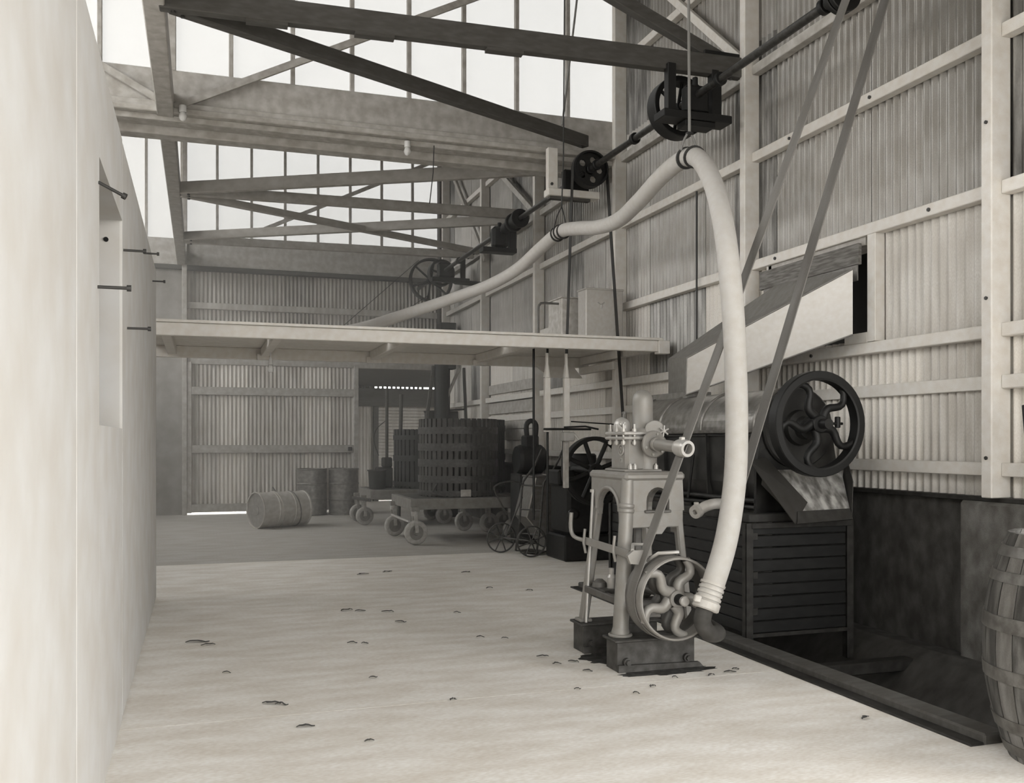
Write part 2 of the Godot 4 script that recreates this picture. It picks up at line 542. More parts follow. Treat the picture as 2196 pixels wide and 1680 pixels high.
func build_right_wall() -> void:
	var w := setting("wall_right")
	var tones := [M.iron_a, M.iron_c, M.iron_b, M.iron_a, M.iron_c, M.iron_dirty]
	var wide := 0.6104
	var cover := [[1.03, 1.15], [2.14, 0.92], [3.02, 2.06], [5.05, 3.2]]
	var first := 5.83 - 12 * wide
	for i in 34:
		var z := first + i * wide
		if z > 18.75:
			break
		for r in 4:
			if r == 1 and z > 5.6 and z < 6.9:
				continue
			if z > 0.8 and z < 2.7 and r < 3:
				continue
			var m: Material = tones[(i * 5 + r * 3 + (i * i) % 4) % 6]
			if r >= 2:  # upper courses darker: weathered iron, plus tone lowered against the strong light there
				m = [M.iron_b, M.iron_weathered, M.iron_b, M.iron_weathered, M.iron_dirty, M.iron_b, M.iron_weathered][(i * 3 + r * 2) % 7]
			if r == 1 and z < 7.0:
				m = M.iron_a
			if r >= 2 and z > 3.9 and z < 4.6:
				m = M.iron_dirty
			if r == 0:
				m = [M.iron_c, M.iron_a, M.iron_c][i % 3]
			var lap := 0.0 if r == 1 and absf(z - 5.22) < 0.1 else 0.0763
			var width := minf(wide + lap, 18.8 - z)
			var near: float = cover[r][1]
			var away := near
			if r == 3:
				# the sheets end at the saw-tooth roof line; those that meet glazing stop short of it
				if z < 10.27 and z + width > 10.27:
					width = 10.27 - z
				away = minf(near, roof_y(minf(z + width, 10.24) if z < 10.27 else z + width) - 5.05)
				near = minf(near, roof_y(z) - 5.05)
				if away < 0.05:
					continue
			piece(w, "corrugated_sheet", corr(width, maxf(away, 0.02), maxf(near, 0.02)), m, V(WALL + (0.003 if i % 2 else 0.0) - 0.001 * r, cover[r][0], z + width), -PI / 2)
	# concrete dado with formwork panels and a pier under each column
	part(w, "concrete_base", S.new().span(V(4.8, -0.3, 3.1), V(5.0, 1.03, 4.32), 0.01), M.concrete)
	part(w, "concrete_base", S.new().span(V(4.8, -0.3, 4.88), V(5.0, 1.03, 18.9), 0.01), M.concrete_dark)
	part(w, "concrete_pier", S.new().span(V(4.72, -0.3, 4.32), V(5.0, 1.02, 4.88), 0.02), M.concrete)
	for z in [7.1, 9.9, 12.7, 15.5]:
		part(w, "concrete_pier", S.new().span(V(4.74, 0.0, z), V(5.0, 1.02, z + 0.5), 0.02), M.concrete)
	part(w, "base_sill", S.new().span(V(4.74, 1.02, 3.1), V(4.86, 1.05, 18.8), 0.004), M.rust_steel)
	# columns
	for z in COLS:
		part(w, "column", S.new().span(V(4.66, 1.05, z), V(4.815, maxf(SILL, roof_y(z + 0.085 if z > 10.2 or z < 1.8 else z) - 0.05), z + 0.085), 0.006), M.white_timber)
	# girts between the columns
	for b in COLS.size() - 1:
		var za: float = COLS[b] + 0.085
		var zb: float = COLS[b + 1]
		for y in [1.185, 1.735, 2.06, 2.95, 3.93, 4.72, 5.86, 6.9]:
			if b == 0 and y < 4.0:
				continue
			if y > 5.0:
				var from := maxf(za, 10.32) if za < 10.3 and zb > 10.3 else za
				while roof_y(from) < y + 0.2 and from < zb:
					from += 0.1
				if zb - from > 0.3:
					part(w, "girt", S.new().span(V(4.735, y, from), V(4.82, y + 0.085, zb), 0.005), M.white_timber)
				continue
			if y == 2.95 and b == 1:
				part(w, "girt", S.new().span(V(4.73, 2.95, za), V(4.82, 3.035, zb), 0.005), M.white_timber)
				continue
			if y == 1.735:
				part(w, "girt", S.new().span(V(4.79, y, za), V(4.822, y + 0.09, zb), 0.004), M.white_timber)
			else:
				part(w, "girt", S.new().span(V(4.735, y, za), V(4.82, y + 0.085, zb), 0.005), M.dull_timber if y == 4.72 else M.white_timber)
	for y in [1.185, 1.735, 2.06, 2.95, 3.93]:
		part(w, "girt", S.new().span(V(4.735, y, 3.15), V(4.82, y + 0.085, 4.55), 0.005), M.white_timber)
	part(w, "concrete_base", S.new().span(V(4.8, -0.3, -3.0), V(5.0, 1.03, 0.94), 0.01), M.concrete)
	part(w, "door_post", S.new().span(V(4.66, 0, 3.05), V(4.85, 5.1, 3.15), 0.006), M.white_timber)
	# bolts through the girts and columns
	for b in [[2.99, 5.15, 4.73], [2.99, 6.95, 4.73], [3.97, 5.75, 4.735], [3.97, 6.75, 4.735], [2.1, 6.45, 4.735]]:
		part(w, "bolt_head", S.new().bolt(V(b[2], b[0], b[1]), Vector3.LEFT, 0.014, 0.012), M.bolt)
	for y in [1.3, 2.3, 3.4]:
		part(w, "bolt_head", S.new().bolt(V(4.66, y, 4.59), Vector3.LEFT, 0.012, 0.01), M.bolt)
	# cleats under girt ends
	for z in [7.43, 10.21, 13.01]:
		for y in [3.88, 2.9]:
			part(w, "girt_cleat", S.new().span(V(4.74, y - 0.06, z), V(4.82, y + 0.05, z + 0.09), 0.004), M.dull_timber)
	# braces in the plane of the wall
	part(w, "brace", S.new().bar(V(4.69, 4.55, 15.5), V(4.69, 7.0, 18.1), 0.05, 0.09, 0.004), M.grey_timber)
	part(w, "brace", S.new().bar(V(4.69, 4.79, 12.99), V(4.69, 6.25, 15.35), 0.05, 0.09, 0.004), M.grey_timber)
	part(w, "brace", S.new().bar(V(4.69, 4.87, 7.4), V(4.69, 6.3, 9.03), 0.05, 0.08, 0.004), M.white_timber)
	# the feed hatch: jambs, sill and the weathered plank above it
	part(w, "hatch_jamb", S.new().span(V(4.74, 2.15, 5.70), V(4.83, 2.96, 5.79), 0.004), M.white_timber)
	part(w, "hatch_jamb", S.new().span(V(4.8, 2.15, 5.795), V(4.98, 2.95, 5.83), 0.003), M.dull_timber)
	part(w, "hatch_jamb", S.new().span(V(4.76, 2.15, 7.05), V(4.83, 2.96, 7.13), 0.004), M.white_timber)
	part(w, "hatch_sill", S.new().span(V(4.74, 2.146, 5.79), V(4.83, 2.225, 6.05), 0.004), M.white_timber)
	part(w, "hatch_plank", S.new().span(V(4.70, 2.74, 5.84), V(4.735, 2.9, 7.15), 0.004), M.raw_plank)
	part(w, "hatch_sheet", S.new().span(V(4.71, 2.62, 5.86), V(4.72, 2.75, 7.1), 0.002), M.galv_dull)
	part(w, "hatch_lintel", S.new().span(V(4.76, 2.885, 5.83), V(4.98, 2.95, 7.1), 0.003), M.dull_timber)
	part(w, "hatch_dark_back", S.new().span(V(4.98, 2.0, 5.7), V(5.0, 3.1, 7.2)), M.black_iron)  # black sheet standing in for the shade inside the hatch
	# boards nailed over the sheets below the platform
	for b in [[1.42, 0.17], [1.6, 0.13], [1.86, 0.19], [2.2, 0.16]]:
		part(w, "wall_board", S.new().span(V(4.78, b[0], 13.05), V(4.815, b[0] + b[1], 15.6), 0.004), M.dull_timber)


func build_far_wall() -> void:
	var w := setting("wall_far")
	var tones := [M.iron_grey, M.iron_b, M.iron_grey, M.iron_grey]
	var wide := 0.6104
	for i in 9:
		var x := -0.27 + i * wide
		piece(w, "corrugated_sheet", corr(minf(wide, 4.86 - x), 2.0), tones[(i * 3) % 4], V(x, 2.92, FAR))
	part(w, "concrete_panel", S.new().span(V(-3.55, 0, 18.72), V(-0.31, 4.72, 18.95)), M.concrete_grey)
	part(w, "post", S.new().span(V(-0.33, 0, 18.6), V(-0.24, 8.1, 18.72), 0.006), M.grey_timber)
	part(w, "corner_post", S.new().span(V(4.62, 1.0, 18.5), V(4.8, 8.1, 18.7), 0.006), M.dark_timber)
	part(w, "wall_plate", S.new().span(V(-3.55, 4.72, 18.66), V(4.86, SILL, 18.86), 0.01), M.grey_timber)
	part(w, "girt", S.new().span(V(-3.55, 4.64, 18.63), V(4.7, 4.72, 18.78), 0.006), M.dark_timber)
	part(w, "girt", S.new().span(V(-0.24, 3.92, 18.7), V(4.7, 4.04, 18.79), 0.006), M.iron_grey)
	part(w, "girt", S.new().span(V(-0.24, 2.86, 18.66), V(4.7, 3.0, 18.79), 0.006), M.dull_timber)
	# sliding door of corrugated iron on a timber frame
	var d := setting("door_1", V(1.37, 0.035, 18.7))
	for i in 6:
		var x := -0.2 + i * 0.53
		piece(d, "corrugated_sheet", corr(0.53, 2.86), [M.iron_a, M.iron_c, M.iron_a][i % 3], V(x, 0.04, 18.72) - d.position)
	for y in [0.05, 1.17, 2.28]:
		part(d, "rail", S.new().span(V(-0.18, y, 18.63), V(2.95, y + 0.15, 18.7), 0.006), M.dull_timber)
	part(d, "stile", S.new().span(V(-0.26, 0.035, 18.62), V(-0.16, 2.9, 18.7), 0.006), M.dull_timber)
	part(d, "stile", S.new().span(V(2.9, 0.035, 18.61), V(2.99, 2.9, 18.7), 0.006), M.dull_timber)
	part(d, "latch", S.new().span(V(2.78, 1.2, 18.58), V(2.86, 1.28, 18.64), 0.01), M.dark_iron)
	# lean-to seen through the gap beside the door
	var l := setting("wall_leanto")
	for i in 2:
		piece(l, "corrugated_sheet", corr(0.61, 2.7), M.iron_grey, V(2.6 + 0.61 * i, 0, 21.6))
	part(l, "post", S.new().span(V(3.8, 0, 21.5), V(3.92, 2.6, 21.6), 0.005), M.dark_timber)
	for i in 30:
		part(l, "shutter_slat", S.new().tube([V(3.92, 0.05 + i * 0.075, 21.62), V(5.4, 0.05 + i * 0.075, 21.62)], 0.041, 8), M.iron_grey)
	part(l, "lintel", S.new().span(V(2.4, 2.2, 21.45), V(5.5, 2.62, 21.6), 0.006), M.dark_timber)
	part(l, "rafter_board", S.new().span(V(2.4, 2.72, 21.2), V(5.5, 2.86, 21.25), 0.004), M.dark_timber)
	for k in 20:
		part(l, "eaves_block", S.new().span(V(2.95 + k * 0.105, 2.6, 21.5), V(2.99 + k * 0.105, 2.75, 21.56)), M.dark_timber)
	part(l, "roof", S.new().plate(V(2.0, 3.05, 18.85), V(5.6, 3.05, 18.85), V(5.6, 2.68, 21.6), V(2.0, 2.68, 21.6), 0.03), M.dark_timber)
	part(l, "side_wall", S.new().span(V(5.45, 0, 18.9), V(5.5, 3.0, 21.7)), M.iron_grey)
	part(l, "side_wall", S.new().span(V(2.3, 0, 18.95), V(2.35, 3.0, 21.7)), M.iron_grey)


func build_windows() -> void:
	for row in [[1, 10.25, 0.045], [2, 18.75, 0.05]]:
		var z: float = row[1]
		var wn := setting("window_%d" % row[0])
		for i in 13:
			var x: float = 4.75 - 0.635 * i
			var thick: float = row[2]
			if i == 8:
				part(wn, "post", S.new().span(V(-0.36, SILL, z - 0.05), V(-0.24, HEAD, z + 0.06), 0.005), M.grey_timber)
			else:
				part(wn, "mullion", S.new().span(V(x - thick / 2, SILL, z - 0.03), V(x + thick / 2, HEAD, z + 0.03), 0.004), M.grey_timber)
			part(wn, "pane", S.new().span(V(x - 0.635, SILL, z + 0.012), V(x, HEAD, z + 0.018)), M.glass)
		part(wn, "head", S.new().span(V(-3.55, HEAD - 0.08, z - 0.05), V(4.8, HEAD + 0.05, z + 0.05)), M.grey_timber)
		part(wn, "end_panel", S.new().span(V(-3.55, SILL, z - 0.02), V(-3.5, HEAD, z + 0.02)), M.iron_grey)
	# third row of glazing, behind and above the camera
	var w3 := setting("window_3")
	for i in 13:
		var x: float = 4.75 - 0.635 * i
		part(w3, "mullion", S.new().span(V(x - 0.02, SILL, 1.77), V(x + 0.02, HEAD, 1.83)), M.grey_timber)
		part(w3, "pane", S.new().span(V(x - 0.635, SILL, 1.802), V(x, HEAD, 1.808)), M.glass)
	# valley beams below the glazing
	for row in [[1, 10.25], [2, 1.8]]:
		var z: float = row[1]
		var v := setting("trim_%d" % (row[0] + 1))
		part(v, "valley_fascia", S.new().span(V(-3.55, 4.86, z - 0.06), V(4.82, SILL, z + 0.06), 0.01), M.grey_timber)
		part(v, "valley_board", S.new().span(V(-3.55, 4.8, z - 0.12), V(4.66, 4.87, z + 0.1), 0.008), M.dull_timber)
		part(v, "valley_board", S.new().span(V(-3.55, 4.74, z - 0.17), V(4.66, 4.8, z + 0.1), 0.008), M.dull_timber)
		part(v, "valley_bearer", S.new().span(V(-3.55, 4.6, z + 0.12), V(4.82, 4.84, z + 0.32), 0.01), M.grey_timber)
		part(v, "valley_ledge", S.new().span(V(-3.55, 4.68, z - 0.09), V(4.66, 4.74, z + 0.1), 0.006), M.dull_timber)
	# diagonals standing in the glazing planes
	var bracing := setting("trim_4")
	part(bracing, "diagonal", S.new().bar(V(-0.25, 4.82, 10.14), V(5.0 - 0.4, 7.25, 10.14), 0.04, 0.07), M.dull_timber)
	part(bracing, "diagonal", S.new().bar(V(-0.3, 4.82, 10.14), V(-2.9, 6.2, 10.14), 0.04, 0.07), M.dull_timber)
	part(bracing, "diagonal", S.new().bar(V(1.1, 5.46, 18.6), V(4.7, 7.2, 18.6), 0.04, 0.07), M.dull_timber)
	# bearer running the length of the hall
	var lb := setting("trim_5")
	part(lb, "long_bearer", S.new().span(V(-0.42, 4.72, -3.0), V(-0.26, 4.98, 18.6), 0.008), M.grey_timber)


func build_overhead() -> void:
	# horizontal ties from the long bearer to the wall columns
	var tie := func(label: String, p: Vector3, q: Vector3, w: float, t: float, m: Material, packers: Array) -> void:
		var o := thing("tie_beam", label, "roof beam", (p + q) * 0.5, "roof tie beams")
		part(o, "timber", S.new().bar(p, q, w, t, 0.008), m)
		for k in packers:
			var c := p.lerp(q, k)
			var d := (q - p).normalized()
			part(o, "packer", S.new().bar(c - d * 0.16 - Vector3(0, t * 0.5 + 0.012, 0), c + d * 0.16 - Vector3(0, t * 0.5 + 0.012, 0), w * 0.8, 0.024), m)
		for e in [p.lerp(q, 0.02), p.lerp(q, 0.98)]:
			part(o, "bolt_head", S.new().bolt(e - Vector3(0, t * 0.5, 0), Vector3.DOWN, 0.018, 0.015), M.bolt)
	tie.call("thick dark nearest tie beam carrying the black pulley hanger", V(-0.3, 4.8, 7.62), V(4.68, 4.8, 7.42), 0.1, 0.18, M.dark_timber, [0.16, 0.33, 0.55])
	tie.call("dark tie beam slanting from upper left down to the holed pulley", V(-0.22, 4.8, 7.7), V(4.15, 4.8, 9.78), 0.1, 0.13, M.dark_timber, [])
	tie.call("pale-ended tie beam in front of the far glazing, running to the white hanger", V(-0.25, 4.8, 13.3), V(4.6, 4.8, 10.6), 0.09, 0.16, M.grey_timber, [])  # far ties in paler timber: window glare put into their colour
	tie.call("tie beam across the far glazing ending at the small flanged pulley", V(-0.25, 4.79, 13.35), V(4.68, 4.79, 13.2), 0.09, 0.14, M.grey_timber, [])
	tie.call("thin tie beam falling to the right across the far glazing", V(-0.25, 4.76, 13.4), V(4.68, 4.76, 15.9), 0.08, 0.1, M.grey_timber, [])
	tie.call("tie beam at the sill of the far glazing, rising to the right", V(-0.25, 4.8, 16.4), V(4.68, 4.8, 13.5), 0.09, 0.14, M.grey_timber, [])
	tie.call("tie beam just below the rising one at the far glazing sill", V(-0.25, 4.76, 16.45), V(4.68, 4.76, 16.2), 0.09, 0.13, M.grey_timber, [])
	var web := thing("truss_web", "dark truss strut coming down from the top edge to the wall joint", "roof beam", V(4.6, 4.85, 7.45))
	part(web, "timber", S.new().bar(V(4.64, 4.83, 7.47), V(2.2, 5.78, 7.47), 0.09, 0.11, 0.006), M.dark_timber)
	part(web, "gusset", S.new().span(V(4.3, 4.84, 7.4), V(4.66, 4.93, 7.43), 0.004), M.black_iron)

	# line shaft with its pulleys, collars and bearings
	var sx := 4.2
	var sy := 4.49
	var sh := thing("line_shaft", "long steel line shaft running overhead along the corrugated wall", "shaft", V(sx, sy, 9.5))
	part(sh, "shaft_rod", S.new().tube([V(sx, sy, 2.6), V(sx, sy, 18.6)], 0.034, 16), M.shaft)
	for z in [5.55, 6.95, 8.6, 9.55, 12.2, 15.4]:
		part(sh, "collar", S.new().cyl(V(sx, sy, z), V(sx, sy, z + 0.05), 0.058, 16, 0.006), M.black_iron)

	# driving pulley of the pump, above the frame, and the loose one beside it
	var p0 := group_part(sh, "driving_pulley")
	part(p0, "rim", S.new().ring(V(sx, sy, 5.05), AX, 0.1, 0.125, 0.14, 28), M.dark_iron)
	part(p0, "web", S.new().cyl(V(sx, sy, 5.04), V(sx, sy, 5.06), 0.11, 24), M.dark_iron)
	var p0b := group_part(sh, "coupling")
	part(p0b, "flange", S.new().cyl(V(sx, sy, 5.34), V(sx, sy, 5.38), 0.13, 24, 0.006), M.black_iron)
	part(p0b, "flange", S.new().cyl(V(sx, sy, 5.39), V(sx, sy, 5.43), 0.13, 24, 0.006), M.black_iron)
	part(p0b, "sleeve", S.new().cyl(V(sx, sy, 5.27), V(sx, sy, 5.5), 0.075, 20, 0.006), M.black_iron)

	# spoked pulley under the nearest beam
	wheel_parts(group_part(sh, "spoked_pulley"), V(sx, sy, 7.72), 0.28, 0.05, 0.16, 6, M.black_iron, 0.016, 0.0)
	var hg := thing("shaft_hanger", "black bearing hanger under the nearest dark beam", "hanger", V(sx, 4.3, 7.42))
	part(hg, "strap", S.new().span(V(3.91, 4.3, 7.36), V(3.99, 4.75, 7.44), 0.004), M.black_iron)
	part(hg, "strap", S.new().span(V(4.36, 4.3, 7.38), V(4.46, 4.75, 7.46), 0.004), M.black_iron)
	part(hg, "seat_board", S.new().span(V(3.84, 4.25, 7.3), V(4.52, 4.32, 7.5), 0.006), M.black_iron)
	part(hg, "seat_board", S.new().span(V(4.06, 4.2, 7.32), V(4.36, 4.25, 7.48), 0.006), M.black_iron)
	part(hg, "bearing_block", S.new().span(V(4.08, 4.32, 7.34), V(4.32, 4.58, 7.46), 0.03), M.black_iron)
	part(hg, "oil_cup", S.new().cyl(V(4.2, 4.58, 7.4), V(4.2, 4.66, 7.4), 0.025, 12, 0.004), M.black_iron)

	# holed pulley over the platform, on its white bracket
	var p2 := V(sx, sy, 9.78)
	var hp := group_part(sh, "holed_pulley")
	part(hp, "rim", S.new().ring(p2, AX, 0.185, 0.205, 0.13, 36), M.black_iron)
	part(hp, "disc", holed_disc(p2, 0.19, 5, 0.115, 0.04, 0.024), M.dark_iron)
	part(hp, "hub", S.new().cyl(p2 + V(0, 0, -0.07), p2 + V(0, 0, 0.07), 0.06, 18, 0.005), M.black_iron)
	var wb := thing("white_bracket", "white timber bracket hung from the valley beam, bearing on its foot", "bracket", V(3.8, 4.25, 9.95))
	part(wb, "hanger_post", S.new().span(V(3.75, 4.25, 9.93), V(3.87, 4.75, 10.01), 0.006), M.white_timber)
	part(wb, "foot", S.new().span(V(3.73, 4.19, 9.86), V(4.36, 4.27, 10.02), 0.006), M.white_timber)
	part(wb, "foot_batten", S.new().span(V(3.76, 4.16, 9.9), V(4.26, 4.19, 9.98), 0.003), M.dark_timber)
	part(wb, "bearing_block", S.new().span(V(3.98, 4.27, 10.02), V(4.3, 4.55, 10.12), 0.02), M.black_iron)
	part(wb, "bolt_head", S.new().bolt(V(3.79, 4.33, 9.92), V(0, 0, -1), 0.018, 0.014), M.bolt)

	# small flanged pulley and the bearing beyond it
	var fp := group_part(sh, "flanged_pulley")
	for a in [[12.2, 12.26, 0.13], [12.26, 12.46, 0.1], [12.46, 12.52, 0.13], [12.7, 12.9, 0.075], [13.3, 13.36, 0.09]]:
		part(fp, "flange" if a[2] > 0.11 else "barrel", S.new().cyl(V(sx, sy, a[0]), V(sx, sy, a[1]), a[2], 24, 0.006), M.black_iron)
	var sb := thing("shelf_bearing", "dark plummer block on an L-shaped iron shelf below the shaft", "bearing", V(4.1, 4.2, 13.1))
	part(sb, "shelf", S.new().span(V(3.9, 4.17, 13.0), V(4.42, 4.24, 13.2), 0.006), M.black_iron)
	part(sb, "upright", S.new().span(V(4.32, 4.2, 13.02), V(4.42, 4.72, 13.14), 0.006), M.black_iron)
	part(sb, "block", S.new().span(V(4.06, 4.24, 13.03), V(4.3, 4.56, 13.17), 0.04), M.black_iron)
	part(sb, "oil_cup", S.new().cyl(V(4.18, 4.56, 13.1), V(4.18, 4.62, 13.1), 0.03, 10, 0.004), M.black_iron)

	# large pulleys at the end wall
	wheel_parts(group_part(sh, "end_pulley"), V(sx, sy, 17.5), 0.42, 0.04, 0.14, 6, M.dark_iron, 0.02, 0.0)
	wheel_parts(group_part(sh, "small_end_pulley"), V(sx, sy, 16.7), 0.24, 0.04, 0.2, 5, M.dark_iron, 0.02, 0.0)
	var em := thing("end_hanger", "dark iron hanger plate beside the end-wall pulleys", "hanger", V(4.2, 4.4, 16.4))
	part(em, "plate", S.new().span(V(3.95, 4.28, 16.35), V(4.65, 4.36, 16.5), 0.006), M.black_iron)
	part(em, "bearing_block", S.new().span(V(4.06, 4.36, 16.36), V(4.36, 4.62, 16.48), 0.03), M.black_iron)
	part(em, "strap", S.new().span(V(4.5, 4.36, 16.38), V(4.58, 4.72, 16.46), 0.004), M.black_iron)
	single("end_strap", "wide dark belt running down to the left from the end-wall pulleys", "belt", S.new().bar(V(3.95, 4.85, 17.5), V(2.2, 3.25, 17.5), 0.14, 0.012), M.belt_dark)
	single("end_strap", "lower dark belt running down to the left from the end-wall pulleys", "belt", S.new().bar(V(4.15, 4.2, 17.5), V(2.45, 3.0, 17.5), 0.14, 0.012), M.belt_dark)
	var cb := thing("starter_cabinet", "dark starter box fixed to the corner post below the end pulleys", "cabinet", V(4.6, 2.75, 17.6))
	part(cb, "box", S.new().span(V(4.42, 2.8, 17.55), V(4.72, 3.7, 17.85), 0.01), M.tub_dark)
	part(cb, "conduit", S.new().tube([V(4.57, 0.9, 17.7), V(4.57, 2.8, 17.7)], 0.06, 12), M.tub_dark)
	part(cb, "lever", S.new().tube([V(4.42, 3.2, 17.7), V(4.2, 3.28, 17.62), V(4.05, 3.2, 17.6)], 0.02, 8), M.dark_iron)
	var rod := thing("shaft_oar", "flat dark paddle-shaped shifter bar above the pale hose", "lever", V(4.5, 4.2, 15.2))
	part(rod, "blade", S.new().lathe([Vector2(0, 0), Vector2(0.035, 0.05), Vector2(0.045, 0.3), Vector2(0.03, 0.6), Vector2(0, 0.62)], V(4.05, 4.1, 15.35), Vector3.RIGHT, 12, true), M.dark_iron)

	# small lamp holders on the valley beam
	for a in [["white lamp holder on the valley beam over the middle of the floor", 2.17, 4.62, 10.15], ["white lamp holder on the valley beam next to the long bearer", -0.17, 4.7, 10.0]]:
		var lp := thing("lamp_holder", a[0], "lamp", V(a[1], a[2], a[3]))
		part(lp, "socket", S.new().cyl(V(a[1], a[2] + 0.03, a[3]), V(a[1], a[2] + 0.1, a[3]), 0.035, 14, 0.004), M.glass_lamp)
		part(lp, "bulb", S.new().lathe([Vector2(0, -0.06), Vector2(0.025, -0.05), Vector2(0.04, -0.015), Vector2(0.03, 0.02), Vector2(0.018, 0.035)], V(a[1], a[2], a[3]), Vector3.UP, 14, true), M.glass_lamp)
	single("hanging_cord", "thin cord hanging from the valley beam in front of the far glazing", "cord", S.new().tube([V(2.47, 4.7, 10.14), V(2.46, 4.4, 10.14), V(2.42, 4.05, 10.14)], 0.006, 6), M.cable)


func holed_disc(c: Vector3, r: float, holes: int, at_r: float, hole_r: float, t: float) -> S:
	# wedges round each hole, bridged to the hub and the rim
	var s := S.new()
	for k in holes:
		var a0 := TAU * (k - 0.5) / holes
		var a1 := TAU * (k + 0.5) / holes
		var mid := TAU * k / holes
		var poly := PackedVector2Array()
		for i in 9:
			var a := lerpf(a0, a1, i / 8.0)
			poly.append(Vector2(cos(a), sin(a)) * r)
		var hc := Vector2(cos(mid), sin(mid)) * at_r
		# cut from the inner point to the hole and round it
		poly.append(Vector2.ZERO)
		var cut := Geometry2D.clip_polygons(poly, PackedVector2Array([hc + Vector2(hole_r, 0).rotated(mid), hc + Vector2(hole_r, 0).rotated(mid + 0.785), hc + Vector2(hole_r, 0).rotated(mid + 1.57), hc + Vector2(hole_r, 0).rotated(mid + 2.356), hc + Vector2(-hole_r, 0.002).rotated(mid), hc + Vector2(-at_r, 0.001).rotated(mid), hc + Vector2(-at_r, -0.001).rotated(mid), hc + Vector2(-hole_r, -0.002).rotated(mid), hc + Vector2(hole_r, 0).rotated(mid - 2.356), hc + Vector2(hole_r, 0).rotated(mid - 1.57), hc + Vector2(hole_r, 0).rotated(mid - 0.785)]))
		for q in cut:
			if q.size() >= 3:
				s.prism(q, c, Basis.IDENTITY, t)
	return s


# wheel with straight or S-curved round spokes, axis along the hall
func wheel_parts(o: Node3D, c: Vector3, r: float, rim: float, width: float, count: int, m: Material, spoke_r: float, curl: float, hub := 0.0, turn := 0.0) -> void:
	part(o, "rim", S.new().lathe([Vector2(r - rim, -width / 2 + 0.004), Vector2(r - rim * 0.8, -width / 2), Vector2(r - 0.006, -width / 2), Vector2(r, -width / 2 + 0.008), Vector2(r, width / 2 - 0.008), Vector2(r - 0.006, width / 2), Vector2(r - rim * 0.8, width / 2), Vector2(r - rim, width / 2 - 0.004), Vector2(r - rim, -width / 2 + 0.004)], c, AX, 48), m)
	var hr: float = hub if hub > 0.0 else maxf(0.05, r * 0.17)
	part(o, "hub", S.new().cyl(c - AX * (width * 0.5), c + AX * (width * 0.5), hr, 20, 0.006), m)
	for k in count:
		var a := TAU * k / count + 0.35 + turn
		var path := []
		var rads := []
		for i in 11:
			var f := i / 10.0
			var rr := lerpf(hr * 0.7, r - rim * 0.6, f)
			var b := a + curl * 0.45 * f
			var sway := r * 0.12 * curl * sin(TAU * f)
			path.append(c + Vector3(cos(b), sin(b), 0) * rr + Vector3(-sin(b), cos(b), 0) * sway)
			rads.append(spoke_r * (1.25 - 0.4 * f))
		part(o, "spoke", S.new().tube(path if absf(curl) > 0.001 else [path[0], path[10]], rads if absf(curl) > 0.001 else spoke_r, 10, false), m)


